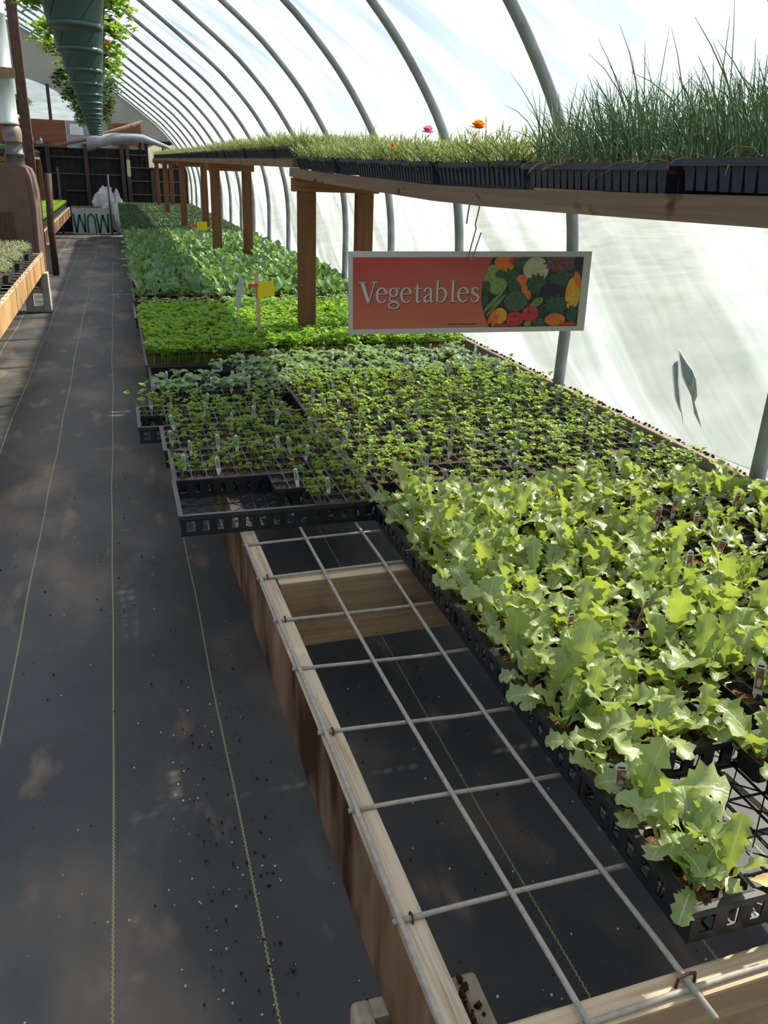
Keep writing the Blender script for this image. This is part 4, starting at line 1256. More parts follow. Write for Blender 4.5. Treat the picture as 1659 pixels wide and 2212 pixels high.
def chives(seed, lean):
    r = random.Random(seed); f = Fol()
    for k in range(850):
        px, py = r.uniform(-0.262, 0.262), r.uniform(-0.132, 0.132)
        L_ = r.uniform(0.085, 0.175) * (1.4 if r.random() < 0.05 else 1.0)
        yw = r.gauss(0.0, 1.1) + lean[0]
        a0 = r.uniform(72, 95); a1 = a0 - abs(r.gauss(25, 25)) * (1.0 + lean[1])
        f.add(bladep(L_, r.uniform(0.0013, 0.0021), a0, a1, 5, 3), (px, py, 0.04), yw)
    for k in range(460):
        px, py = r.uniform(-0.262, 0.262), r.uniform(-0.132, 0.132)
        f.add(bladep(r.uniform(0.04, 0.085), 0.0014, r.uniform(10, 88), r.uniform(-60, 30), 3, 3), (px, py, 0.043), r.uniform(0, 6.28), mi=1)
    return f
for y0, zz, sd, ln, lb in ((0.515, 1.4965, 1, (0.3, 0.25), 'blue-black plug tray of tall chives on the pale deck board'), (-0.04, 1.503, 2, (0.6, -0.1), 'blue-black plug tray of tall chives at the near end of the shelf')):
    t = thing('chive_tray', lb, 'tray', (0.59 + 0.1375, y0 + 0.27, zz + 0.001), PI / 2)
    link('plug_cells', PT, t); link('rim', PTR, t); link('soil', PTS, t)
    foliage(t, chives(sd, ln), [M['chive'], M['straw']], 'chive_blades')
for y0, sd in ((0.515, 4), (-0.04, 5)):
    t = thing('chive_tray', 'blue-black plug tray of chives in the second row by the film', 'tray', (0.885 + 0.1375, y0 + 0.27, 1.5035), PI / 2, 'chive trays by the film')
    link('plug_cells', PT, t); link('rim', PTR, t); link('soil', PTS, t)
    foliage(t, chives(sd, (0.6, 0.0)), [M['chive'], M['straw']], 'chive_blades')

# ------------------------------------------------------------------ hanging vegetables sign
SW, SHT = 0.648, 0.207
sign = thing('hanging_sign', 'white-bordered red Vegetables sign hanging from a wire hook on the shelf', 'sign', (0.584, 1.29, 1.2345))
sign.rotation_euler = (0, math.radians(-1.0), math.radians(-7.0))
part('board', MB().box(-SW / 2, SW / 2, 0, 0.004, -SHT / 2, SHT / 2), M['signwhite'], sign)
def sx_(u): return -SW / 2 + SW * u
def sz_(v): return SHT / 2 - SHT * v
def grad_mat():
    m, nt, out = nodes('red print')
    N, L = nt.nodes, nt.links
    p = N.new('ShaderNodeBsdfPrincipled'); p.inputs['Roughness'].default_value = 0.4
    tc = N.new('ShaderNodeTexCoord'); s = N.new('ShaderNodeSeparateXYZ'); L.new(tc.outputs['Object'], s.inputs[0])
    nz = N.new('ShaderNodeTexNoise'); nz.inputs['Scale'].default_value = 9.0; L.new(tc.outputs['Object'], nz.inputs['Vector'])
    a = N.new('ShaderNodeMath'); a.operation = 'MULTIPLY_ADD'; a.inputs[1].default_value = 0.09; L.new(nz.outputs['Fac'], a.inputs[0]); L.new(s.outputs['Z'], a.inputs[2])
    r = N.new('ShaderNodeMapRange'); r.inputs['From Min'].default_value = -0.06; r.inputs['From Max'].default_value = 0.14; L.new(a.outputs[0], r.inputs['Value'])
    mx = N.new('ShaderNodeMix'); mx.data_type = 'RGBA'; L.new(r.outputs[0], mx.inputs[0])
    mx.inputs[6].default_value = (0.44, 0.115, 0.055, 1); mx.inputs[7].default_value = (0.34, 0.032, 0.024, 1)
    L.new(mx.outputs[2], p.inputs['Base Color']); L.new(p.outputs[0], out.inputs['Surface'])
    return m
M['redprint'] = grad_mat()
def flat(name, poly, y, m):
    return part(name, MB().add([(a, y, b) for a, b in poly], [tuple(range(len(poly)))]), m, sign)
U0_, U1_, V0_, V1_ = 0.018, 0.966, 0.068, 0.935
flat('red_panel', [(sx_(U0_), sz_(V0_)), (sx_(U1_), sz_(V0_)), (sx_(U1_), sz_(V1_)), (sx_(U0_), sz_(V1_))], -0.0004, M['redprint'])
arc = []
for k in range(13):
    v = V0_ + (V1_ - V0_) * k / 12; dv = (v - 0.5) / 0.44
    arc.append((sx_(0.543 + 0.042 * dv * dv), sz_(v)))
def pmat(n, c, c2=None, s=140): return mat(n, tuple(q * 0.6 for q in c), tuple(q * 0.75 for q in c2) if c2 else tuple(min(1, q * 0.95 + 0.008) for q in c), (s, s, s), rough=0.4)
flat('picture', [(sx_(U1_), sz_(V0_))] + arc + [(sx_(U1_), sz_(V1_))], -0.0006, pmat('picture ground', (0.010, 0.022, 0.012), (0.03, 0.06, 0.03)))
MG = {'og': pmat('p orange', (0.72, 0.16, 0.02)), 'rd': pmat('p red', (0.55, 0.03, 0.035)), 'lg': pmat('p lime', (0.22, 0.28, 0.07)), 'dg': pmat('p kale', (0.018, 0.06, 0.03), (0.06, 0.13, 0.07)), 'cr': pmat('p cream', (0.50, 0.45, 0.28)), 'yl': pmat('p yellow', (0.70, 0.38, 0.02)), 'bk': pmat('p aubergine', (0.008, 0.008, 0.03)), 'br': pmat('p broccoli', (0.055, 0.10, 0.05), (0.10, 0.16, 0.09), 300), 'pu': pmat('p purple leaf', (0.10, 0.02, 0.035), (0.25, 0.09, 0.12)), 'gr': pmat('p asparagus', (0.15, 0.21, 0.08))}
def blob(px, py, rx, ry, c, ang=0.0, wob=0.0, name='produce_print'):
    """px, py in the picture's own 1659 x 1066 close-up scale"""
    u = (px - 40) / 1560.0; v = (py - 425) / 525.0
    pts = []
    n = 22
    for k in range(n):
        t = 2 * PI * k / n; r = 1 + wob * (1 if k % 2 else -1)
        a, b = rx * r * math.cos(t), ry * r * math.sin(t)
        q = (px + a * math.cos(ang) - b * math.sin(ang), py + a * math.sin(ang) + b * math.cos(ang))
        uu = min((q[0] - 40) / 1560.0, U1_); vv = min(max((q[1] - 425) / 525.0, V0_), V1_)
        dv = (vv - 0.5) / 0.44; uu = max(uu, 0.543 + 0.042 * dv * dv)
        pts.append((sx_(uu), sz_(vv)))
    blob.y -= 0.00006
    return flat(name, pts, blob.y, MG[c])
blob.y = -0.0007
for a in [(1030, 500, 70, 55, 'og', 0.2), (1095, 480, 40, 30, 'rd'), (1150, 500, 70, 45, 'dg', 0, .15), (1235, 540, 85, 80, 'cr', 0.3), (1400, 500, 110, 55, 'pu', 0, .14), (1525, 500, 40, 45, 'bk'),
          (940, 570, 45, 65, 'lg', 0.3), (1005, 570, 35, 30, 'dg', 0, .1), (1080, 590, 65, 55, 'dg', 0, .15), (990, 645, 60, 52, 'lg', -0.4), (915, 650, 28, 40, 'dg'), (1145, 610, 36, 38, 'og'),
          (1420, 600, 95, 50, 'dg', 0, .18), (1180, 685, 26, 55, 'og', -0.5), (1245, 635, 62, 65, 'dg', 0, .16), (1360, 690, 90, 60, 'bk', 0.2), (1100, 650, 40, 40, 'dg', 0, .1), (1495, 700, 50, 110, 'yl'), (1520, 610, 22, 60, 'og', -0.3),
          (960, 755, 14, 100, 'gr', 0.75), (985, 770, 12, 95, 'gr', 0.7), (1115, 745, 78, 68, 'br', 0, .06), (1255, 755, 50, 26, 'gr', -0.6), (910, 740, 18, 40, 'dg'), (1385, 775, 80, 65, 'dg', 0, .18),
          (1015, 840, 48, 52, 'yl'), (965, 845, 18, 55, 'og', 0.5), (985, 870, 16, 45, 'og', 0.4), (1118, 862, 60, 48, 'rd'), (1218, 830, 56, 54, 'rd'), (1285, 885, 46, 26, 'dg'), (1390, 870, 70, 42, 'og'), (1500, 835, 34, 60, 'dg', 0, .12), (1205, 895, 26, 16, 'lg'), (1480, 900, 60, 12, 'rd'), (1040, 900, 60, 10, 'rd'),
          (1118, 845, 14, 8, 'dg', 0, .3), (1212, 815, 14, 10, 'dg', 0, .3)]:
    blob(*a)
# serif lettering drawn as ribbons of changing width; 1 unit = cap height
def ribbon(mb, pts, sm=True):
    P = catmull([(a, b, c) for a, b, c in pts], 5) if sm and len(pts) > 2 else pts
    v = []
    for i, (x, y, w_) in enumerate(P):
        a, b = P[max(i - 1, 0)], P[min(i + 1, len(P) - 1)]
        dx, dy = b[0] - a[0], b[1] - a[1]; l = math.hypot(dx, dy) or 1
        nx_, ny_2 = -dy / l * w_ / 2, dx / l * w_ / 2
        v += [(x + nx_, y + ny_2), (x - nx_, y - ny_2)]
    n = len(P)
    mb.append((v, [(2 * i, 2 * i + 1, 2 * i + 3, 2 * i + 2) for i in range(n - 1)]))
def ell(cx, cy_, rx, ry, t0, t1, thick, thin, n=14):
    out = []
    for k in range(n + 1):
        t = math.radians(t0 + (t1 - t0) * k / n)
        out.append((cx + rx * math.cos(t), cy_ + ry * math.sin(t), thin + (thick - thin) * abs(math.cos(t)) ** 1.3))
    return out
def glyph(c):
    g = []
    if c == 'V':
        ribbon(g, [(0.17, 0.98, .17), (0.50, 0.0, .14)], False); ribbon(g, [(0.78, 0.98, .06), (0.50, -0.02, .07)], False)
        ribbon(g, [(0.0, 0.975, .05), (0.37, 0.975, .05)], False); ribbon(g, [(0.62, 0.975, .05), (0.95, 0.975, .05)], False)
    if c == 'e':
        ribbon(g, ell(0.30, 0.36, 0.24, 0.345, 8, 300, .13, .06) + [(0.50, 0.10, .05), (0.56, 0.19, .025)]); ribbon(g, [(0.08, 0.42, .05), (0.57, 0.42, .05)], False)
    if c == 'g':
        ribbon(g, ell(0.27, 0.50, 0.185, 0.20, 0, 360, .11, .05)); ribbon(g, [(0.40, 0.63, .05), (0.48, 0.69, .06), (0.58, 0.67, .06)])
        ribbon(g, [(0.18, 0.32, .05), (0.08, 0.20, .05), (0.14, 0.09, .08), (0.36, 0.06, .09), (0.52, 0.0, .08)]); ribbon(g, ell(0.29, -0.13, 0.255, 0.15, 40, 400, .08, .05))
    if c == 't':
        ribbon(g, [(0.17, 0.95, .02), (0.17, 0.72, .12), (0.17, 0.2, .12), (0.19, 0.06, .11), (0.28, 0.02, .06), (0.40, 0.10, .025)]); ribbon(g, [(0.0, 0.685, .05), (0.37, 0.685, .05)], False)
    if c == 'a':
        ribbon(g, [(0.10, 0.53, .12), (0.12, 0.63, .09), (0.26, 0.70, .05), (0.39, 0.63, .09), (0.42, 0.5, .12), (0.42, 0.2, .12), (0.44, 0.05, .11), (0.52, 0.02, .05), (0.61, 0.09, .02)])
        ribbon(g, [(0.42, 0.44, .04), (0.24, 0.34, .06), (0.10, 0.22, .11), (0.12, 0.08, .12), (0.22, 0.03, .07), (0.42, 0.15, .04)])
    if c == 'b':
        ribbon(g, [(0.14, 1.06, .12), (0.14, 0.03, .11)], False); ribbon(g, [(0.0, 1.01, .04), (0.14, 1.05, .05)], False)
        ribbon(g, [(0.15, 0.56, .04), (0.28, 0.68, .06), (0.42, 0.66, .09), (0.56, 0.5, .13), (0.57, 0.3, .13), (0.46, 0.08, .09), (0.32, 0.01, .05), (0.14, 0.07, .04)])
    if c == 'l':
        ribbon(g, [(0.16, 1.06, .12), (0.16, 0.0, .12)], False); ribbon(g, [(0.0, 1.01, .04), (0.16, 1.05, .05)], False); ribbon(g, [(0.0, 0.02, .045), (0.33, 0.02, .045)], False)
    if c == 's':
        ribbon(g, [(0.40, 0.52, .03), (0.36, 0.64, .05), (0.24, 0.70, .06), (0.10, 0.62, .10), (0.10, 0.50, .11), (0.24, 0.38, .12), (0.38, 0.28, .12), (0.42, 0.15, .11), (0.32, 0.03, .08), (0.18, 0.01, .05), (0.07, 0.10, .05), (0.04, 0.22, .03)])
    return g
def lettering(name, dy, ox, oz, m):
    mb = MB(); U = 126 / 1560.0 * SW
    for c, px in (('V', 103), ('e', 210), ('g', 288), ('e', 364), ('t', 450), ('a', 507), ('b', 583), ('l', 680), ('e', 730), ('s', 815)):
        for v, f in glyph(c):
            mb.add([(sx_((px - 40) / 1560.0) + x * U + ox, dy, sz_((747 - 425) / 525.0) + y * U + oz) for x, y in v], f)
    return part(name, mb, m, sign)
lettering('lettering_shadow', -0.0009, 0.0017, -0.0017, mat('print shadow', (0.06, 0.012, 0.008)))
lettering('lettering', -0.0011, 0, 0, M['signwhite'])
mb = MB(); xq = 680
while xq < 868:
    wq = rnd.uniform(3, 8); mb.add([(sx_((q - 40) / 1560.0), -0.0007, sz_((r_ - 425) / 525.0)) for q, r_ in ((xq, 888), (xq + wq, 888), (xq + wq, 897), (xq, 897))], [(0, 1, 2, 3)]); xq += wq + rnd.uniform(1.5, 4)
part('small_print', mb, M['ink'], sign)
hook = thing('wire_hook', 'bent grey wire hook holding the Vegetables sign', 'hook', (0.566, 1.29, 1.33))
hp = catmull([(0.556, 1.405), (0.560, 1.445), (0.570, 1.474), (0.583, 1.468), (0.588, 1.45), (0.580, 1.405), (0.566, 1.345), (0.563, 1.325), (0.569, 1.318), (0.576, 1.332), (0.592, 1.385)], 5)
part('wire', MB().tube([(x - 0.566, (1.285 if 1.33 > z else 1.285) - 1.29 - (0.012 if z < 1.4 else 0.0), z - 1.33) for x, z in hp], 0.0019, 6), M['wire'], hook, True)

# ------------------------------------------------------------------ stakes in the celery
st = thing('wooden_stake', 'pale wooden stake with a yellow sticky card in the celery', 'stake', (0.365, 3.47, 0.64))
part('stick', MB().bar((0.0, 0, 0.0), (-0.013, 0, 0.40), 0.019, 0.004, up=(0, 1, 0)), M['stake'], st)
part('sticky_card', MB().prism([(-0.008, 0.278), (0.078, 0.296), (0.070, 0.368), (-0.016, 0.352)], -0.006, -0.0045, 'y'), M['yellow'], st)
part('red_clip', MB().prism([(-0.055, 0.334), (-0.005, 0.337), (-0.005, 0.352), (-0.055, 0.350)], -0.010, -0.006, 'y'), M['clip'], st)
mb = MB()
for k in range(5): mb.box(-0.0125 + 0.0, -0.0095, -0.0075, -0.006, 0.285 + 0.013 * k, 0.293 + 0.013 * k)
part('dotted_print', mb, M['ink'], st)
st = thing('metal_marker', 'small tilted zinc plant marker with handwriting on a wire stem', 'plant marker', (0.262, 3.5, 0.64))
part('stem', MB().tube([(0.004, 0, 0.0), (0.0, 0, 0.12), (-0.006, 0, 0.26)], 0.0028, 6), M['metalsign'], st)
part('plate', MB().prism([(-0.012, 0.235), (0.004, 0.222), (0.013, 0.243), (0.034, 0.365), (0.012, 0.395), (-0.018, 0.262)], -0.004, -0.0025, 'y'), M['metalsign'], st)
mb = MB()
hx = random.Random(4)
for k in range(13):
    a = k / 12.0; bx, bz = -0.003 + 0.016 * a, 0.268 + 0.085 * a
    for q in range(2):
        p0 = (bx + hx.uniform(-.003, .009), -0.0046, bz + hx.uniform(-.003, .003)); mb.bar(p0, (p0[0] + hx.uniform(-.004, .004), -0.0046, p0[2] + hx.uniform(-.006, .006)), 0.0009, 0.0006, up=(0, 1, 0))
part('handwriting', mb, M['ink'], st)
st = thing('wooden_stake', 'short stake with a yellow card and red clip standing in the cabbage', 'stake', (0.555, 9.2, 0.66))
part('stick', MB().bar((0, 0, 0), (-0.01, 0, 0.30), 0.022, 0.005, up=(0, 1, 0)), M['stake'], st)
part('sticky_card', MB().box(0.01, 0.125, -0.006, -0.004, 0.215, 0.305), M['yellow'], st)
part('red_clip', MB().prism([(-0.07, 0.24), (0.012, 0.255), (0.012, 0.275), (-0.07, 0.26)], -0.012, -0.006, 'y'), M['clip'], st)

# fallen bits on the near tray
f = Fol(); f.add(leafp(0.062, 0.012, prof_oval, n=7, m=4, a0=12, a1=-12, ruffle=0.004, cup=0.3, rng_=hr))
o = link('dry_leaf', f.mesh('dry_leaf', [M['dryleaf']]), None, (0.43, -0.122, 0.679), -0.55); tag(o, 'curled dry tan leaf on the rim of the half-empty tray', 'leaf')
f = Fol(); f.add(leafp(0.05, 0.017, prof_let, n=9, m=4, a0=20, a1=-70, tooth=0.2, ruffle=0.003, rng_=hr))
o = link('fallen_leaf', f.mesh('fallen_leaf', [M['lettuce']]), None, (0.39, -0.10, 0.682), -1.2); tag(o, 'wilted yellow-green lettuce leaf hanging over the near tray rim', 'leaf')

# ------------------------------------------------------------------ hanging baskets over the aisle
POTP = [(0.0, 0.0), (0.082, 0.0), (0.088, 0.004), (0.090, 0.016), (0.093, 0.02), (0.118, 0.17), (0.126, 0.172), (0.127, 0.195), (0.117, 0.196), (0.112, 0.18)]
POT = MB().lathe(POTP, 36).mesh('pot', M['pot'], True)
SAU = MB().lathe([(0.0, -0.004), (0.088, -0.004), (0.093, -0.001), (0.095, 0.012), (0.0935, 0.012), (0.090, 0.001), (0.0, -0.001)], 36).mesh('saucer', M['pot'], True)
def ridge():
    mb = MB()
    for k in range(5):
        a0 = k * 2 * PI / 5
        mb.tube([((0.0935 + 0.025 * t) * math.cos(a0 + 1.15 * t), (0.0935 + 0.025 * t) * math.sin(a0 + 1.15 * t), 0.02 + 0.15 * t) for t in [i / 8 for i in range(9)]], 0.0013, 4)
    return mb.mesh('slanted_ridge', M['potdark'])  # thin dark raised lines slanting round the pot wall
RDG = ridge()
PSO = MB().lathe([(0.0, 0.182), (0.113, 0.178)], 24).mesh('soil', M['soil'])
def hanger():
    mb = MB()
    for k in range(3):
        a = k * 2 * PI / 3 + 0.5
        mb.tube([(0.124 * math.cos(a), 0.124 * math.sin(a), 0.185), (0.06 * math.cos(a), 0.06 * math.sin(a), 0.42), (0, 0, 0.56)], 0.0016, 5)
    mb.tube([(0, 0, 0.56), (0.0, 0.0, 0.60), (0.018, 0, 0.622), (0.03, 0, 0.60)], 0.002, 5)
    return mb.mesh('hanger', M['wire'])
HNG = hanger()
PET = [leafp(0.045, 0.013, prof_oval, n=4, m=2, a0=hr.uniform(20, 60), a1=hr.uniform(-40, 0), cup=0.3, rng_=hr) for _ in range(5)]
def petunia(seed, left, right, flowers):
    r = random.Random(seed); f = Fol()
    for k in range(24):
        yw = r.choice((r.uniform(-0.9, 0.6) if right else r.uniform(0, 6.28), r.uniform(2.4, 3.9) if left else r.uniform(0, 6.28)))
        L_ = r.uniform(0.10, 0.20)
        s = bladep(L_, 0.0016, r.uniform(20, 70), r.uniform(-75, -20), 5, 3)
        base = np.array((0.09 * math.cos(yw), 0.09 * math.sin(yw), 0.185))
        f.add(s, base, yw)
        c = s[0].reshape(6, 3, 3).mean(1) @ rot(yw).T + base
        for q in range(1, 6):
            for z_ in range(3):
                f.add(PET[r.randrange(5)], c[q] + np.array((r.uniform(-.008, .008),) * 3), r.uniform(0, 6.28), r.uniform(-.3, .4), r.uniform(-.4, .4), r.uniform(0.7, 1.1))
    for k in range(90):
        yw = r.uniform(0, 6.28); rr = r.uniform(0, 0.11)
        f.add(PET[r.randrange(5)], (rr * math.cos(yw), rr * math.sin(yw), 0.19 + r.uniform(0, 0.07)), r.uniform(0, 6.28), r.uniform(0, 1.0), r.uniform(-.4, .4), r.uniform(0.8, 1.2))
    if flowers:
        fp = leafp(0.024, 0.014, lambda t: 0.2 + 0.8 * t, n=3, m=2, a0=30, a1=5, rng_=hr)
        for k in range(7):
            yw = r.uniform(-0.9, 0.6); b = np.array((r.uniform(0.12, 0.17) * math.cos(yw), r.uniform(0.12, 0.17) * math.sin(yw), r.uniform(0.08, 0.24)))
            for q in range(5): f.add(fp, b, q * 1.257, 0.2, 0, 1.0, mi=1)
    return f
PV = [petunia(k, *a) for k, a in enumerate(((True, True, True), (False, True, False), (True, True, True), (True, False, False)))]
PVM = {}
POTY = [2.73, 3.42, 4.26, 5.05, 5.9, 6.7, 7.5, 8.3, 9.1, 9.95, 10.8, 11.6, 12.4, 13.25, 14.1]
FLC = ['violet', 'violet', 'coral', 'violet', 'yellowfl', 'orange', 'orange']
POTLAB = ['trailing green leaves and violet flowers', 'trailing bright green leaves', 'bright yellow-green leaves and coral flowers', 'trailing leaves and dark violet flowers', 'leaves and yellow flowers', 'dark leaves and orange flowers']
for k, y in enumerate(POTY):
    x = -0.372 - 0.011 * (y - 2.7)
    fc = FLC[k % 7]; vm = PV[(k * 2 + (k // 4)) % 4]
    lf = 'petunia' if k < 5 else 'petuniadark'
    key = ((k * 2 + (k // 4)) % 4, fc, lf)
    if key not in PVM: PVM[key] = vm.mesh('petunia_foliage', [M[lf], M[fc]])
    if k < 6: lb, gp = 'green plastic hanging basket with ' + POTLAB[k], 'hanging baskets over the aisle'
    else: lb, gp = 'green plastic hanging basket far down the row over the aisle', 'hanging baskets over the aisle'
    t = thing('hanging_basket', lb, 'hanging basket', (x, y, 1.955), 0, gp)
    link('pot', POT, t, rz=k * 0.7); link('saucer', SAU, t); link('slanted_ridge', RDG, t, rz=k * 1.3); link('soil', PSO, t); link('hanger', HNG, t, rz=k * 0.4)
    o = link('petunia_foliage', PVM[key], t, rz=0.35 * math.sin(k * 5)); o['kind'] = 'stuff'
mb = MB().tube([(-0.35, -0.5, 2.578), (-0.38, 3.0, 2.578), (-0.50, 15.0, 2.578)], 0.017, 10)
tag(link('basket_rail', mb.mesh('basket_rail', M['pipe'], True)), 'galvanised pipe rail carrying the hanging baskets', 'rail')
mb = MB()
for y in (0.0, 4.2, 8.4, 12.6): mb.tube([(-0.38 - 0.01 * y, y, 2.59), (-0.38 - 0.01 * y, y, roof_z(-0.4 - 0.01 * y))], 0.003, 5)
tag(link('rail_suspension_wire', mb.mesh('rail_suspension_wire', M['wire']), None), 'thin wires tying the basket rail up to the hoops', 'wire')

# ------------------------------------------------------------------ left benches
def left_bench(name_lab, xr, ya, yb, m):
    t = thing('bench_frame', name_lab, 'bench')
    bevelled(part('side_board', MB().box(xr - 0.04, xr, ya, yb, 0.415, 0.6), m, t), 0.004)
    bevelled(part('side_board', MB().box(xr - 1.3, xr - 1.26, ya, yb, 0.415, 0.6), m, t), 0.004)
    bevelled(part('end_board', MB().box(xr - 1.255, xr - 0.044, yb - 0.04, yb, 0.415, 0.598), M['wood_x'], t), 0.004)
    n = int((yb - ya) / 0.2032)
    for k in range(n): part('cross_rod', MB().tube([(xr - 1.3, ya + 0.1 + k * 0.2032, 0.6045), (xr - 0.005, ya + 0.1 + k * 0.2032, 0.6045)], 0.0042, 6), M['rod'], t)
    for x in (xr - 0.012, xr - 0.17, xr - 0.33, xr - 0.6, xr - 0.9): part('long_rod', MB().tube([(x, ya, 0.612), (x, yb, 0.612)], 0.0042, 6), M['rod'], t)
    return t
left_bench('timber bench with a sunlit honey-brown side board across the aisle', -1.10, 3.0, 9.36, M['wood_warm'])
left_bench('timber bench with a greyed side board behind the stove', -1.315, 12.75, 20.6, M['wood_y'])
def pillar(x1, y0, lab):
    """hollow block set on end: two legs, a foot and a head"""
    t = thing('concrete_block', lab, 'block', (x1, y0, 0))
    for a, b, c, d in ((-0.075, 0.0, 0.0, 0.415), (-0.255, -0.185, 0.0, 0.40)): bevelled(part('leg', MB().box(a, b, 0, 0.19, c, d), M['palepost'], t), 0.008, 2)
    for c, d in ((0.0, 0.05), (0.20, 0.25), (0.365, 0.40)): part('web', MB().box(-0.187, -0.073, 0.02, 0.17, c, d), M['palepost'], t)
pillar(-1.062, 9.1, 'pale concrete block on end under the sunlit honey-brown bench')
pillar(-1.262, 12.8, 'pale concrete block on end under the greyed bench behind the stove')
ALY = [leafp(0.022, 0.0045, prof_oval, n=2, m=1, a0=a, a1=a - 50, rng_=hr) for a in (30, 50, 70, 85)]
def alyssum(seed):
    r = random.Random(seed); f = Fol()
    for k in range(900):
        px, py = r.uniform(-0.27, 0.27), r.uniform(-0.135, 0.135)
        h = 0.05 + 0.035 * r.random() - 0.03 * (abs(px) / 0.27) ** 4
        purple = math.sin(px * 17 + seed) + math.cos(py * 21 + seed * 2) > 0.45 and r.random() < 0.6
        f.add(ALY[r.randrange(4)], (px, py, 0.05 + h * r.uniform(0.5, 1)), r.uniform(0, 6.28), r.uniform(-.4, .4), 0, r.uniform(0.8, 1.4), mi=1 if purple else 0)
    return f.mesh('alyssum_foliage', [M['alyssum'], M['purple']])
ALV = [alyssum(k) for k in range(3)]
k = 0
for y in np.arange(3.3, 9.2, 0.30):
    for x0 in (-1.72, -2.28):
        t = solid_tray(x0 + 0.02 * math.sin(k * 2.1), float(y), 'black tray of silvery green and purple alyssum on the sunlit left bench' if x0 > -2 else 'black tray of alyssum in the back row of the sunlit left bench', 'alyssum trays beside the aisle' if x0 > -2 else 'alyssum trays in the back row', z=0.617)
        o = link('alyssum_foliage', ALV[k % 3], t, rz=PI * (k % 2)); o['kind'] = 'stuff'; k += 1
GRV = [carpet(50 + k, 620, 0.10, 1.1, SML, None, TW + 0.02, TD + 0.03).mesh('green_foliage', [M['celery']]) for k in range(2)]
for y in np.arange(12.95, 20.2, 0.30):
    for x0 in (-1.92, -2.48):
        t = solid_tray(x0, float(y), 'black tray of bright green plants on the greyed bench' if x0 > -2 else 'black tray of bright green plants in the back row of the greyed bench', 'green trays on the greyed bench' if x0 > -2 else 'green trays in the back row', z=0.617, soil=False)
        o = link('green_foliage', GRV[k % 2], t, rz=PI * (k % 2)); o['kind'] = 'stuff'; k += 1
# left shelf with greenery
ls = thing('plant_shelf', 'timber shelf with greenery above the greyed bench', 'shelf')
for x in (-1.86, -2.3): part('beam', MB().box(x, x + 0.04, 14.0, 20.4, 1.60, 1.645), M['wood_beam'], ls)
for y in (14.1, 17.2, 20.2):
    part('header', MB().box(-2.34, -1.80, y - 0.03, y + 0.01, 1.53, 1.598), M['wood_head'], ls)
    for x in (-1.88, -2.32): part('post', MB().box(x, x + 0.089, y - 0.03, y + 0.03, 0.6, 1.528), M['wood_post'], ls)
for y in np.arange(14.2, 20.0, 0.30):
    t = solid_tray(-2.35, float(y), 'black tray of dark greenery on the shelf above the greyed bench', 'trays on the left shelf', z=1.647, soil=False)
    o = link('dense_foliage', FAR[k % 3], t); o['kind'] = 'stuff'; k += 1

# ------------------------------------------------------------------ stove and posts
sv = thing('wood_stove', 'large brown metal stove with an arched top and galvanised flue', 'stove', (-1.27, 10.8, 0))
pr = [(-1.275, 0.12), (-1.265, 0.6), (-1.25, 1.0), (-1.255, 1.2), (-1.275, 1.36), (-1.31, 1.45), (-1.38, 1.485), (-1.7, 1.50), (-2.0, 1.485), (-2.12, 1.40), (-2.17, 1.2), (-2.18, 0.12)]
loc = lambda P: [(a + 1.27, b) for a, b in P]
bevelled(part('body', MB().prism(loc(pr), 0.03, 1.0, 'y'), M['stove'], sv), 0.012, 2)
inn = [(-1.715 + (a + 1.715) * 1.02, b * 1.005) for a, b in pr]
part('front_flange', MB().prism(loc(inn), -0.0, 0.03, 'y'), M['stove'], sv)
part('front_panel', MB().prism(loc([(-1.715 + (a + 1.715) * 0.90, 0.05 + b * 0.94) for a, b in pr]), -0.02, 0.0, 'y'), M['stove'], sv)
part('door', MB().box(-0.66, -0.24, -0.045, -0.02, 0.5, 0.95), M['rust'], sv)
for x in (-0.85, -0.1): part('foot', MB().box(x, x + 0.08, 0.06, 0.94, 0, 0.125), M['rust'], sv)
fx, fy = -0.165, 0.35
part('flue_pipe', MB().lathe([(0.105, 1.47), (0.105, 1.60), (0.112, 1.60), (0.112, 1.625), (0.102, 1.625), (0.10, 1.74), (0.108, 1.745), (0.108, 1.76)], 20, (fx, fy, 0)), M['flue_dark'], sv, True)
el = part('flue_elbow', MB().lathe([(0.105, 1.75), (0.11, 1.80), (0.112, 1.86), (0.106, 1.90), (0.085, 1.935), (0.06, 1.95)], 20, (fx, fy, 0)), M['elbow'], sv, True)
part('sticker', MB().box(fx - 0.03, fx + 0.035, fy - 0.1135, fy - 0.111, 1.815, 1.85), M['bluefade'], el)
part('flue_pipe', MB().lathe([(0.135, 1.94), (0.142, 1.945), (0.142, 1.97), (0.135, 1.975), (0.135, 2.44), (0.142, 2.445), (0.142, 2.56), (0.135, 2.565), (0.135, 3.1), (0.142, 3.105), (0.142, 3.14), (0.135, 3.145), (0.135, 3.80)], 20, (fx - 0.045, fy, 0)), M['flue'], sv, True)
part('flue_strap', MB().box(fx - 0.6, fx + 0.13, fy - 0.155, fy - 0.137, 2.44, 2.55), M['wood_beam'], sv)
o = link('support_post', MB().box(-0.062, 0.062, -0.05, 0.05, 0, 3.88).mesh('support_post', M['rust']), None, (-1.335, 12.0, 0)); bevelled(o, 0.01, 2)
tag(o, 'tall rusty brown steel post beside the stove flue reaching the roof', 'post')
mb = MB().tube([(0.0, 0, 0), (0.0, 0, 0.7), (0.04, 0, 1.39)], 0.048, 10)
tag(link('short_post', mb.mesh('short_post', M['rust'], True), None, (-1.215, 12.62, 0)), 'short rusty pipe post standing in front of the greyed bench', 'post')
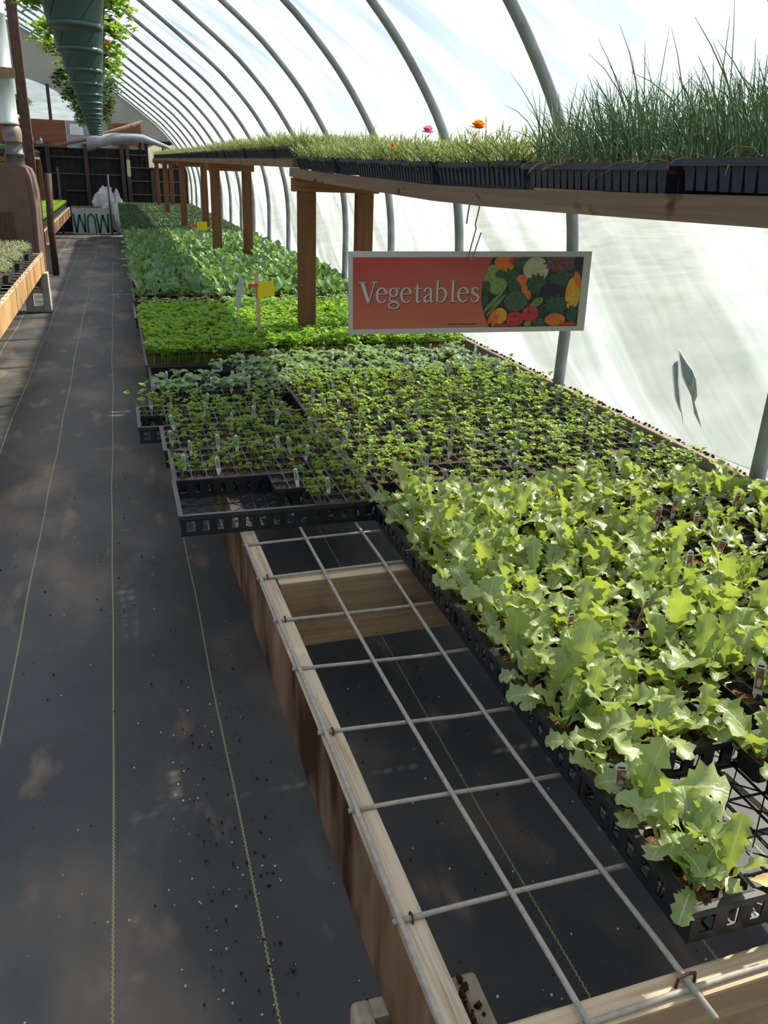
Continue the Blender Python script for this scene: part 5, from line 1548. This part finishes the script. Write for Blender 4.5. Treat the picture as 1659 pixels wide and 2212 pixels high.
# small hanging pot by the post
t = thing('hanging_basket', 'small dark hanging basket with trailing stems beside the rusty post', 'hanging basket', (-1.66, 14.6, 2.22))
link('pot', MB().lathe([(0, 0), (0.075, 0), (0.11, 0.2), (0.115, 0.2)], 20).mesh('pot', M['rust'], True), t); link('hanger', HNG, t)
o = link('petunia_foliage', petunia(31, True, True, False).mesh('petunia_foliage', [M['petuniadark']]), t); o['kind'] = 'stuff'
mb = MB().tube([(0, 0, 0.6), (0, 0, roof_z(-1.66) - 2.22)], 0.002, 5); part('hanger_wire', mb, M['wire'], t)

# ------------------------------------------------------------------ things at the far end
ws = thing('painted_sign', 'pale board leaning at the end of the aisle with WOW in green paint', 'sign', (-0.86, 20.95, 0))
part('board', MB().box(-0.445, 0.45, 0, 0.02, 0.0, 0.595), M['signboard'], ws)
part('ledge', MB().box(-0.44, 0.22, -0.01, 0.06, 0.595, 0.625), M['wood_beam'], ws)
g = []
for x0 in (-0.42, 0.10):
    W_ = 0.335
    ribbon(g, [(x0, 0.46, .042), (x0 + 0.05, 0.03, .05)], False); ribbon(g, [(x0 + 0.05, 0.03, .05), (x0 + 0.14, 0.43, .045)], False)
    ribbon(g, [(x0 + 0.14, 0.43, .045), (x0 + 0.245, 0.04, .05)], False); ribbon(g, [(x0 + 0.245, 0.04, .05), (x0 + 0.265, 0.46, .042)], False)
ribbon(g, [(-0.105, 0.02, .042), (-0.105, 0.25, .042), (-0.085, 0.39, .045), (-0.02, 0.44, .045), (0.045, 0.38, .045), (0.065, 0.22, .042), (0.075, 0.02, .042)])
mb = MB()
for v, f_ in g: mb.add([(x, -0.002, z) for x, z in v], f_)
part('painted_letters', mb, M['paint'], ws)
# crumpled sack
def lump(name, c, r, seed, m, nz=10, na_=16, amp=0.25):
    q = random.Random(seed); mb = MB(); v = []
    for i in range(nz + 1):
        ph = PI * i / nz
        for j in range(na_):
            th = 2 * PI * j / na_; k = 1 + amp * math.sin(3 * th + seed + i) * math.sin(ph) + q.uniform(-amp, amp) * 0.35
            v.append((r[0] * k * math.sin(ph) * math.cos(th), r[1] * k * math.sin(ph) * math.sin(th), r[2] * (1 - math.cos(ph)) * (0.5 + 0.06 * q.uniform(-1, 1))))
    mb.add(v, [(i * na_ + j, i * na_ + (j + 1) % na_, (i + 1) * na_ + (j + 1) % na_, (i + 1) * na_ + j) for i in range(nz) for j in range(na_)])
    return link(name, mb.mesh(name, m), None, c)
tag(lump('plastic_sack', (-0.27, 21.22, 0.0), (0.16, 0.10, 0.95), 3, M['whitebag']), 'tall crumpled white plastic sack behind the painted board', 'sack')
o = lump('plastic_sack', (-0.72, 21.1, 0.5), (0.20, 0.09, 0.60), 8, M['whitebag']); o.rotation_euler = (0, 0.5, 0); tag(o, 'white plastic sack slumped on the top of the painted board', 'sack')
tag(link('grey_pole', MB().tube([(-0.43, 20.9, 0.0), (-0.425, 20.92, 1.33)], 0.024, 8).mesh('grey_pole', M['railwood'], True)), 'thin grey pole leaning in front of the white sack', 'pole')
tag(link('grey_pole', MB().tube([(-1.53, 20.9, 0.0), (-1.51, 20.98, 1.45)], 0.024, 8).mesh('grey_pole', M['railwood'], True)), 'thin grey pole standing left of the painted board', 'pole')
o = link('fly_strip', MB().prism([(-0.04, 0.0), (0.03, 0.0), (0.04, 0.04), (0.04, 0.32), (0.03, 0.36), (-0.03, 0.36), (-0.04, 0.32), (-0.045, 0.04)], -0.01, 0.01, 'y').mesh('fly_strip', M['flytrap']), None, (0.06, 20.4, 1.305)); tag(o, 'pale yellow strip thermometer hanging in the dark at the end', 'thermometer')
tag(link('thin_cord', MB().tube([(0.06, 20.4, 1.66), (0.06, 20.4, 2.05)], 0.003, 5).mesh('thin_cord', M['wire'])), 'thin cord holding the pale yellow strip', 'cord')
# canvas roll over the doorway
TOPE = [(-0.80, 2.10), (-0.5, 2.16), (-0.27, 2.20), (0.0, 2.22), (0.25, 2.215), (0.436, 2.20), (0.64, 2.12), (0.86, 2.04), (1.0, 1.98)]
BOTE = [(-0.80, 1.80), (-0.5, 1.90), (-0.27, 1.97), (0.0, 2.02), (0.25, 2.025), (0.436, 2.02), (0.64, 1.99), (0.86, 1.94), (1.0, 1.90)]
mb = MB(); v = []
for (xa, za), (xb, zb) in zip(TOPE, BOTE):
    for k in range(6):
        t = k / 5; v.append((xa + (xb - xa) * t, 20.45 - 0.12 * math.sin(PI * t) + 0.02 * math.sin(xa * 9), za + (zb - za) * t))
mb.add(v, [(i * 6 + k, i * 6 + k + 1, i * 6 + k + 7, i * 6 + k + 6) for i in range(len(TOPE) - 1) for k in range(5)])
o = link('canvas_roll', mb.mesh('canvas_roll', M['canvas'], True)); md = o.modifiers.new('thickness', 'SOLIDIFY'); md.thickness = 0.02
tag(o, 'grey canvas sheet rolled up over the end doorway', 'canvas')
o = link('log_pole', MB().tube([(-1.50, 20.7, 1.90), (-0.8, 20.7, 2.06), (0.45, 20.7, 2.47)], 0.042, 10).mesh('log_pole', M['wood_beam'], True)); tag(o, 'rough wooden pole lying aslant above the end doorway', 'pole')
o = link('notice', MB().box(-1.17, -0.885, Y_BACK - 0.065, Y_BACK - 0.061, 2.165, 2.39).mesh('notice', M['white'])); tag(o, 'white paper notice pinned on the end wall', 'notice')
mb = MB()
for k in range(6): mb.box(-1.14, -1.14 + (0.12 + 0.1 * ((k * 7) % 3) / 2), Y_BACK - 0.0665, Y_BACK - 0.0652, 2.35 - 0.03 * k, 2.356 - 0.03 * k)
o2 = part('printed_lines', mb, M['taggrey'], o)
tag(link('wall_ledge', MB().box(-2.3, -1.4, 20.9, 21.05, 1.905, 1.93).mesh('wall_ledge', M['railwood'])), 'narrow pale ledge in front of the plywood panel', 'ledge')
for k, (x, h) in enumerate(((-1.98, 0.14), (-1.87, 0.07), (-1.80, 0.13))):
    o = link('small_figure', MB().lathe([(0.0, 0.0), (0.045, 0.0), (0.03, h * 0.5), (0.035, h * 0.7), (0.018, h * 0.85), (0.0, h)], 10).mesh('small_figure', M['canvas'], True), None, (x, 20.97, 1.93)); tag(o, 'small grey bottle-like ornament on the narrow ledge', 'ornament', 'ornaments on the ledge')

# ------------------------------------------------------------------ litter on the floor
dr = random.Random(15)
def crumbs(n, regions, rmin, rmax, name, m, label):
    f = Fol()
    cube = (np.array([(x, y, z) for z in (-1, 1) for y in (-1, 1) for x in (-1, 1)], float) * 0.5, np.array([(0, 2, 3, 1), (4, 5, 7, 6), (0, 1, 5, 4), (2, 6, 7, 3), (0, 4, 6, 2), (1, 3, 7, 5)]), np.zeros((8, 2)))
    for k in range(n):
        x0, x1, y0, y1 = regions[dr.randrange(len(regions))]
        s = dr.uniform(rmin, rmax)
        f.add(cube, (dr.uniform(x0, x1), dr.uniform(y0, y1), s * 0.35), dr.uniform(0, 6.28), dr.uniform(-.6, .6), dr.uniform(-.6, .6), s)
    tag(link(name, f.mesh(name, [m], False)), label, 'litter', None, 'stuff')
crumbs(330, [(0.05, 0.95, -0.1, 1.6), (-0.25, -0.05, 0.1, 1.4), (-0.9, 0.0, 0.2, 3.5)], 0.0015, 0.0055, 'soil_crumbs', M['crumb'], 'scattered dark soil crumbs on the floor cloth')
crumbs(240, [(0.05, 0.95, -0.1, 1.4), (-0.3, -0.05, 0.1, 1.4), (-0.9, 0.0, 0.2, 4.0)], 0.0014, 0.0042, 'perlite_grains', M['perlite'], 'scattered white perlite grains on the floor cloth')
f = Fol()
cube = (np.array([(x, y, z) for z in (-1, 1) for y in (-1, 1) for x in (-1, 1)], float) * 0.5, np.array([(0, 2, 3, 1), (4, 5, 7, 6), (0, 1, 5, 4), (2, 6, 7, 3), (0, 4, 6, 2), (1, 3, 7, 5)]), np.zeros((8, 2)))
for k in range(130):
    a = dr.random(); f.add(cube, (0.095 + dr.gauss(0, 0.012), 0.04 - 0.35 * a, 0.4155), dr.uniform(0, 6), dr.uniform(-.5, .5), dr.uniform(-.5, .5), dr.uniform(0.003, 0.008))
tag(link('soil_crumbs', f.mesh('soil_crumbs', [M['crumb']], False)), 'trail of spilt soil on top of the near concrete block', 'litter', None, 'stuff')

# torn patches and dirt on the film by the lettuce
film = [o for o in COL.objects if o.name == 'ceiling'][0]
M['tear'] = mat('grey torn film', (0.40, 0.41, 0.41), (0.75, 0.76, 0.76), (60, 60, 25), rough=0.5)
for P in ([(1.597, 0.962), (1.580, 0.968), (1.560, 0.899), (1.500, 0.766), (1.519, 0.80), (1.565, 0.849), (1.606, 0.946)],
          [(1.588, 1.004), (1.532, 0.969), (1.502, 0.952), (1.479, 0.93), (1.456, 0.877), (1.464, 0.855), (1.406, 0.782), (1.455, 0.818), (1.485, 0.87), (1.548, 0.926)]):
    o = part('torn_patch', MB().prism(P, 1.480, 1.4815, 'x'), M['tear'], film); o['label'] = 'grey torn flap of film'
f = Fol()
for k in range(420):
    s_ = dr.uniform(0.003, 0.009)
    f.add(cube, (1.497 + dr.uniform(-0.008, 0.008), dr.uniform(0.6, 6.0), 0.70 + s_ * 0.3), dr.uniform(0, 6), dr.uniform(-.5, .5), dr.uniform(-.5, .5), s_)
tag(link('rotted_leaf_bits', f.mesh('rotted_leaf_bits', [M['crumb']], False)), 'line of brown rotted bits along the baseboard at the film', 'litter', None, 'stuff')
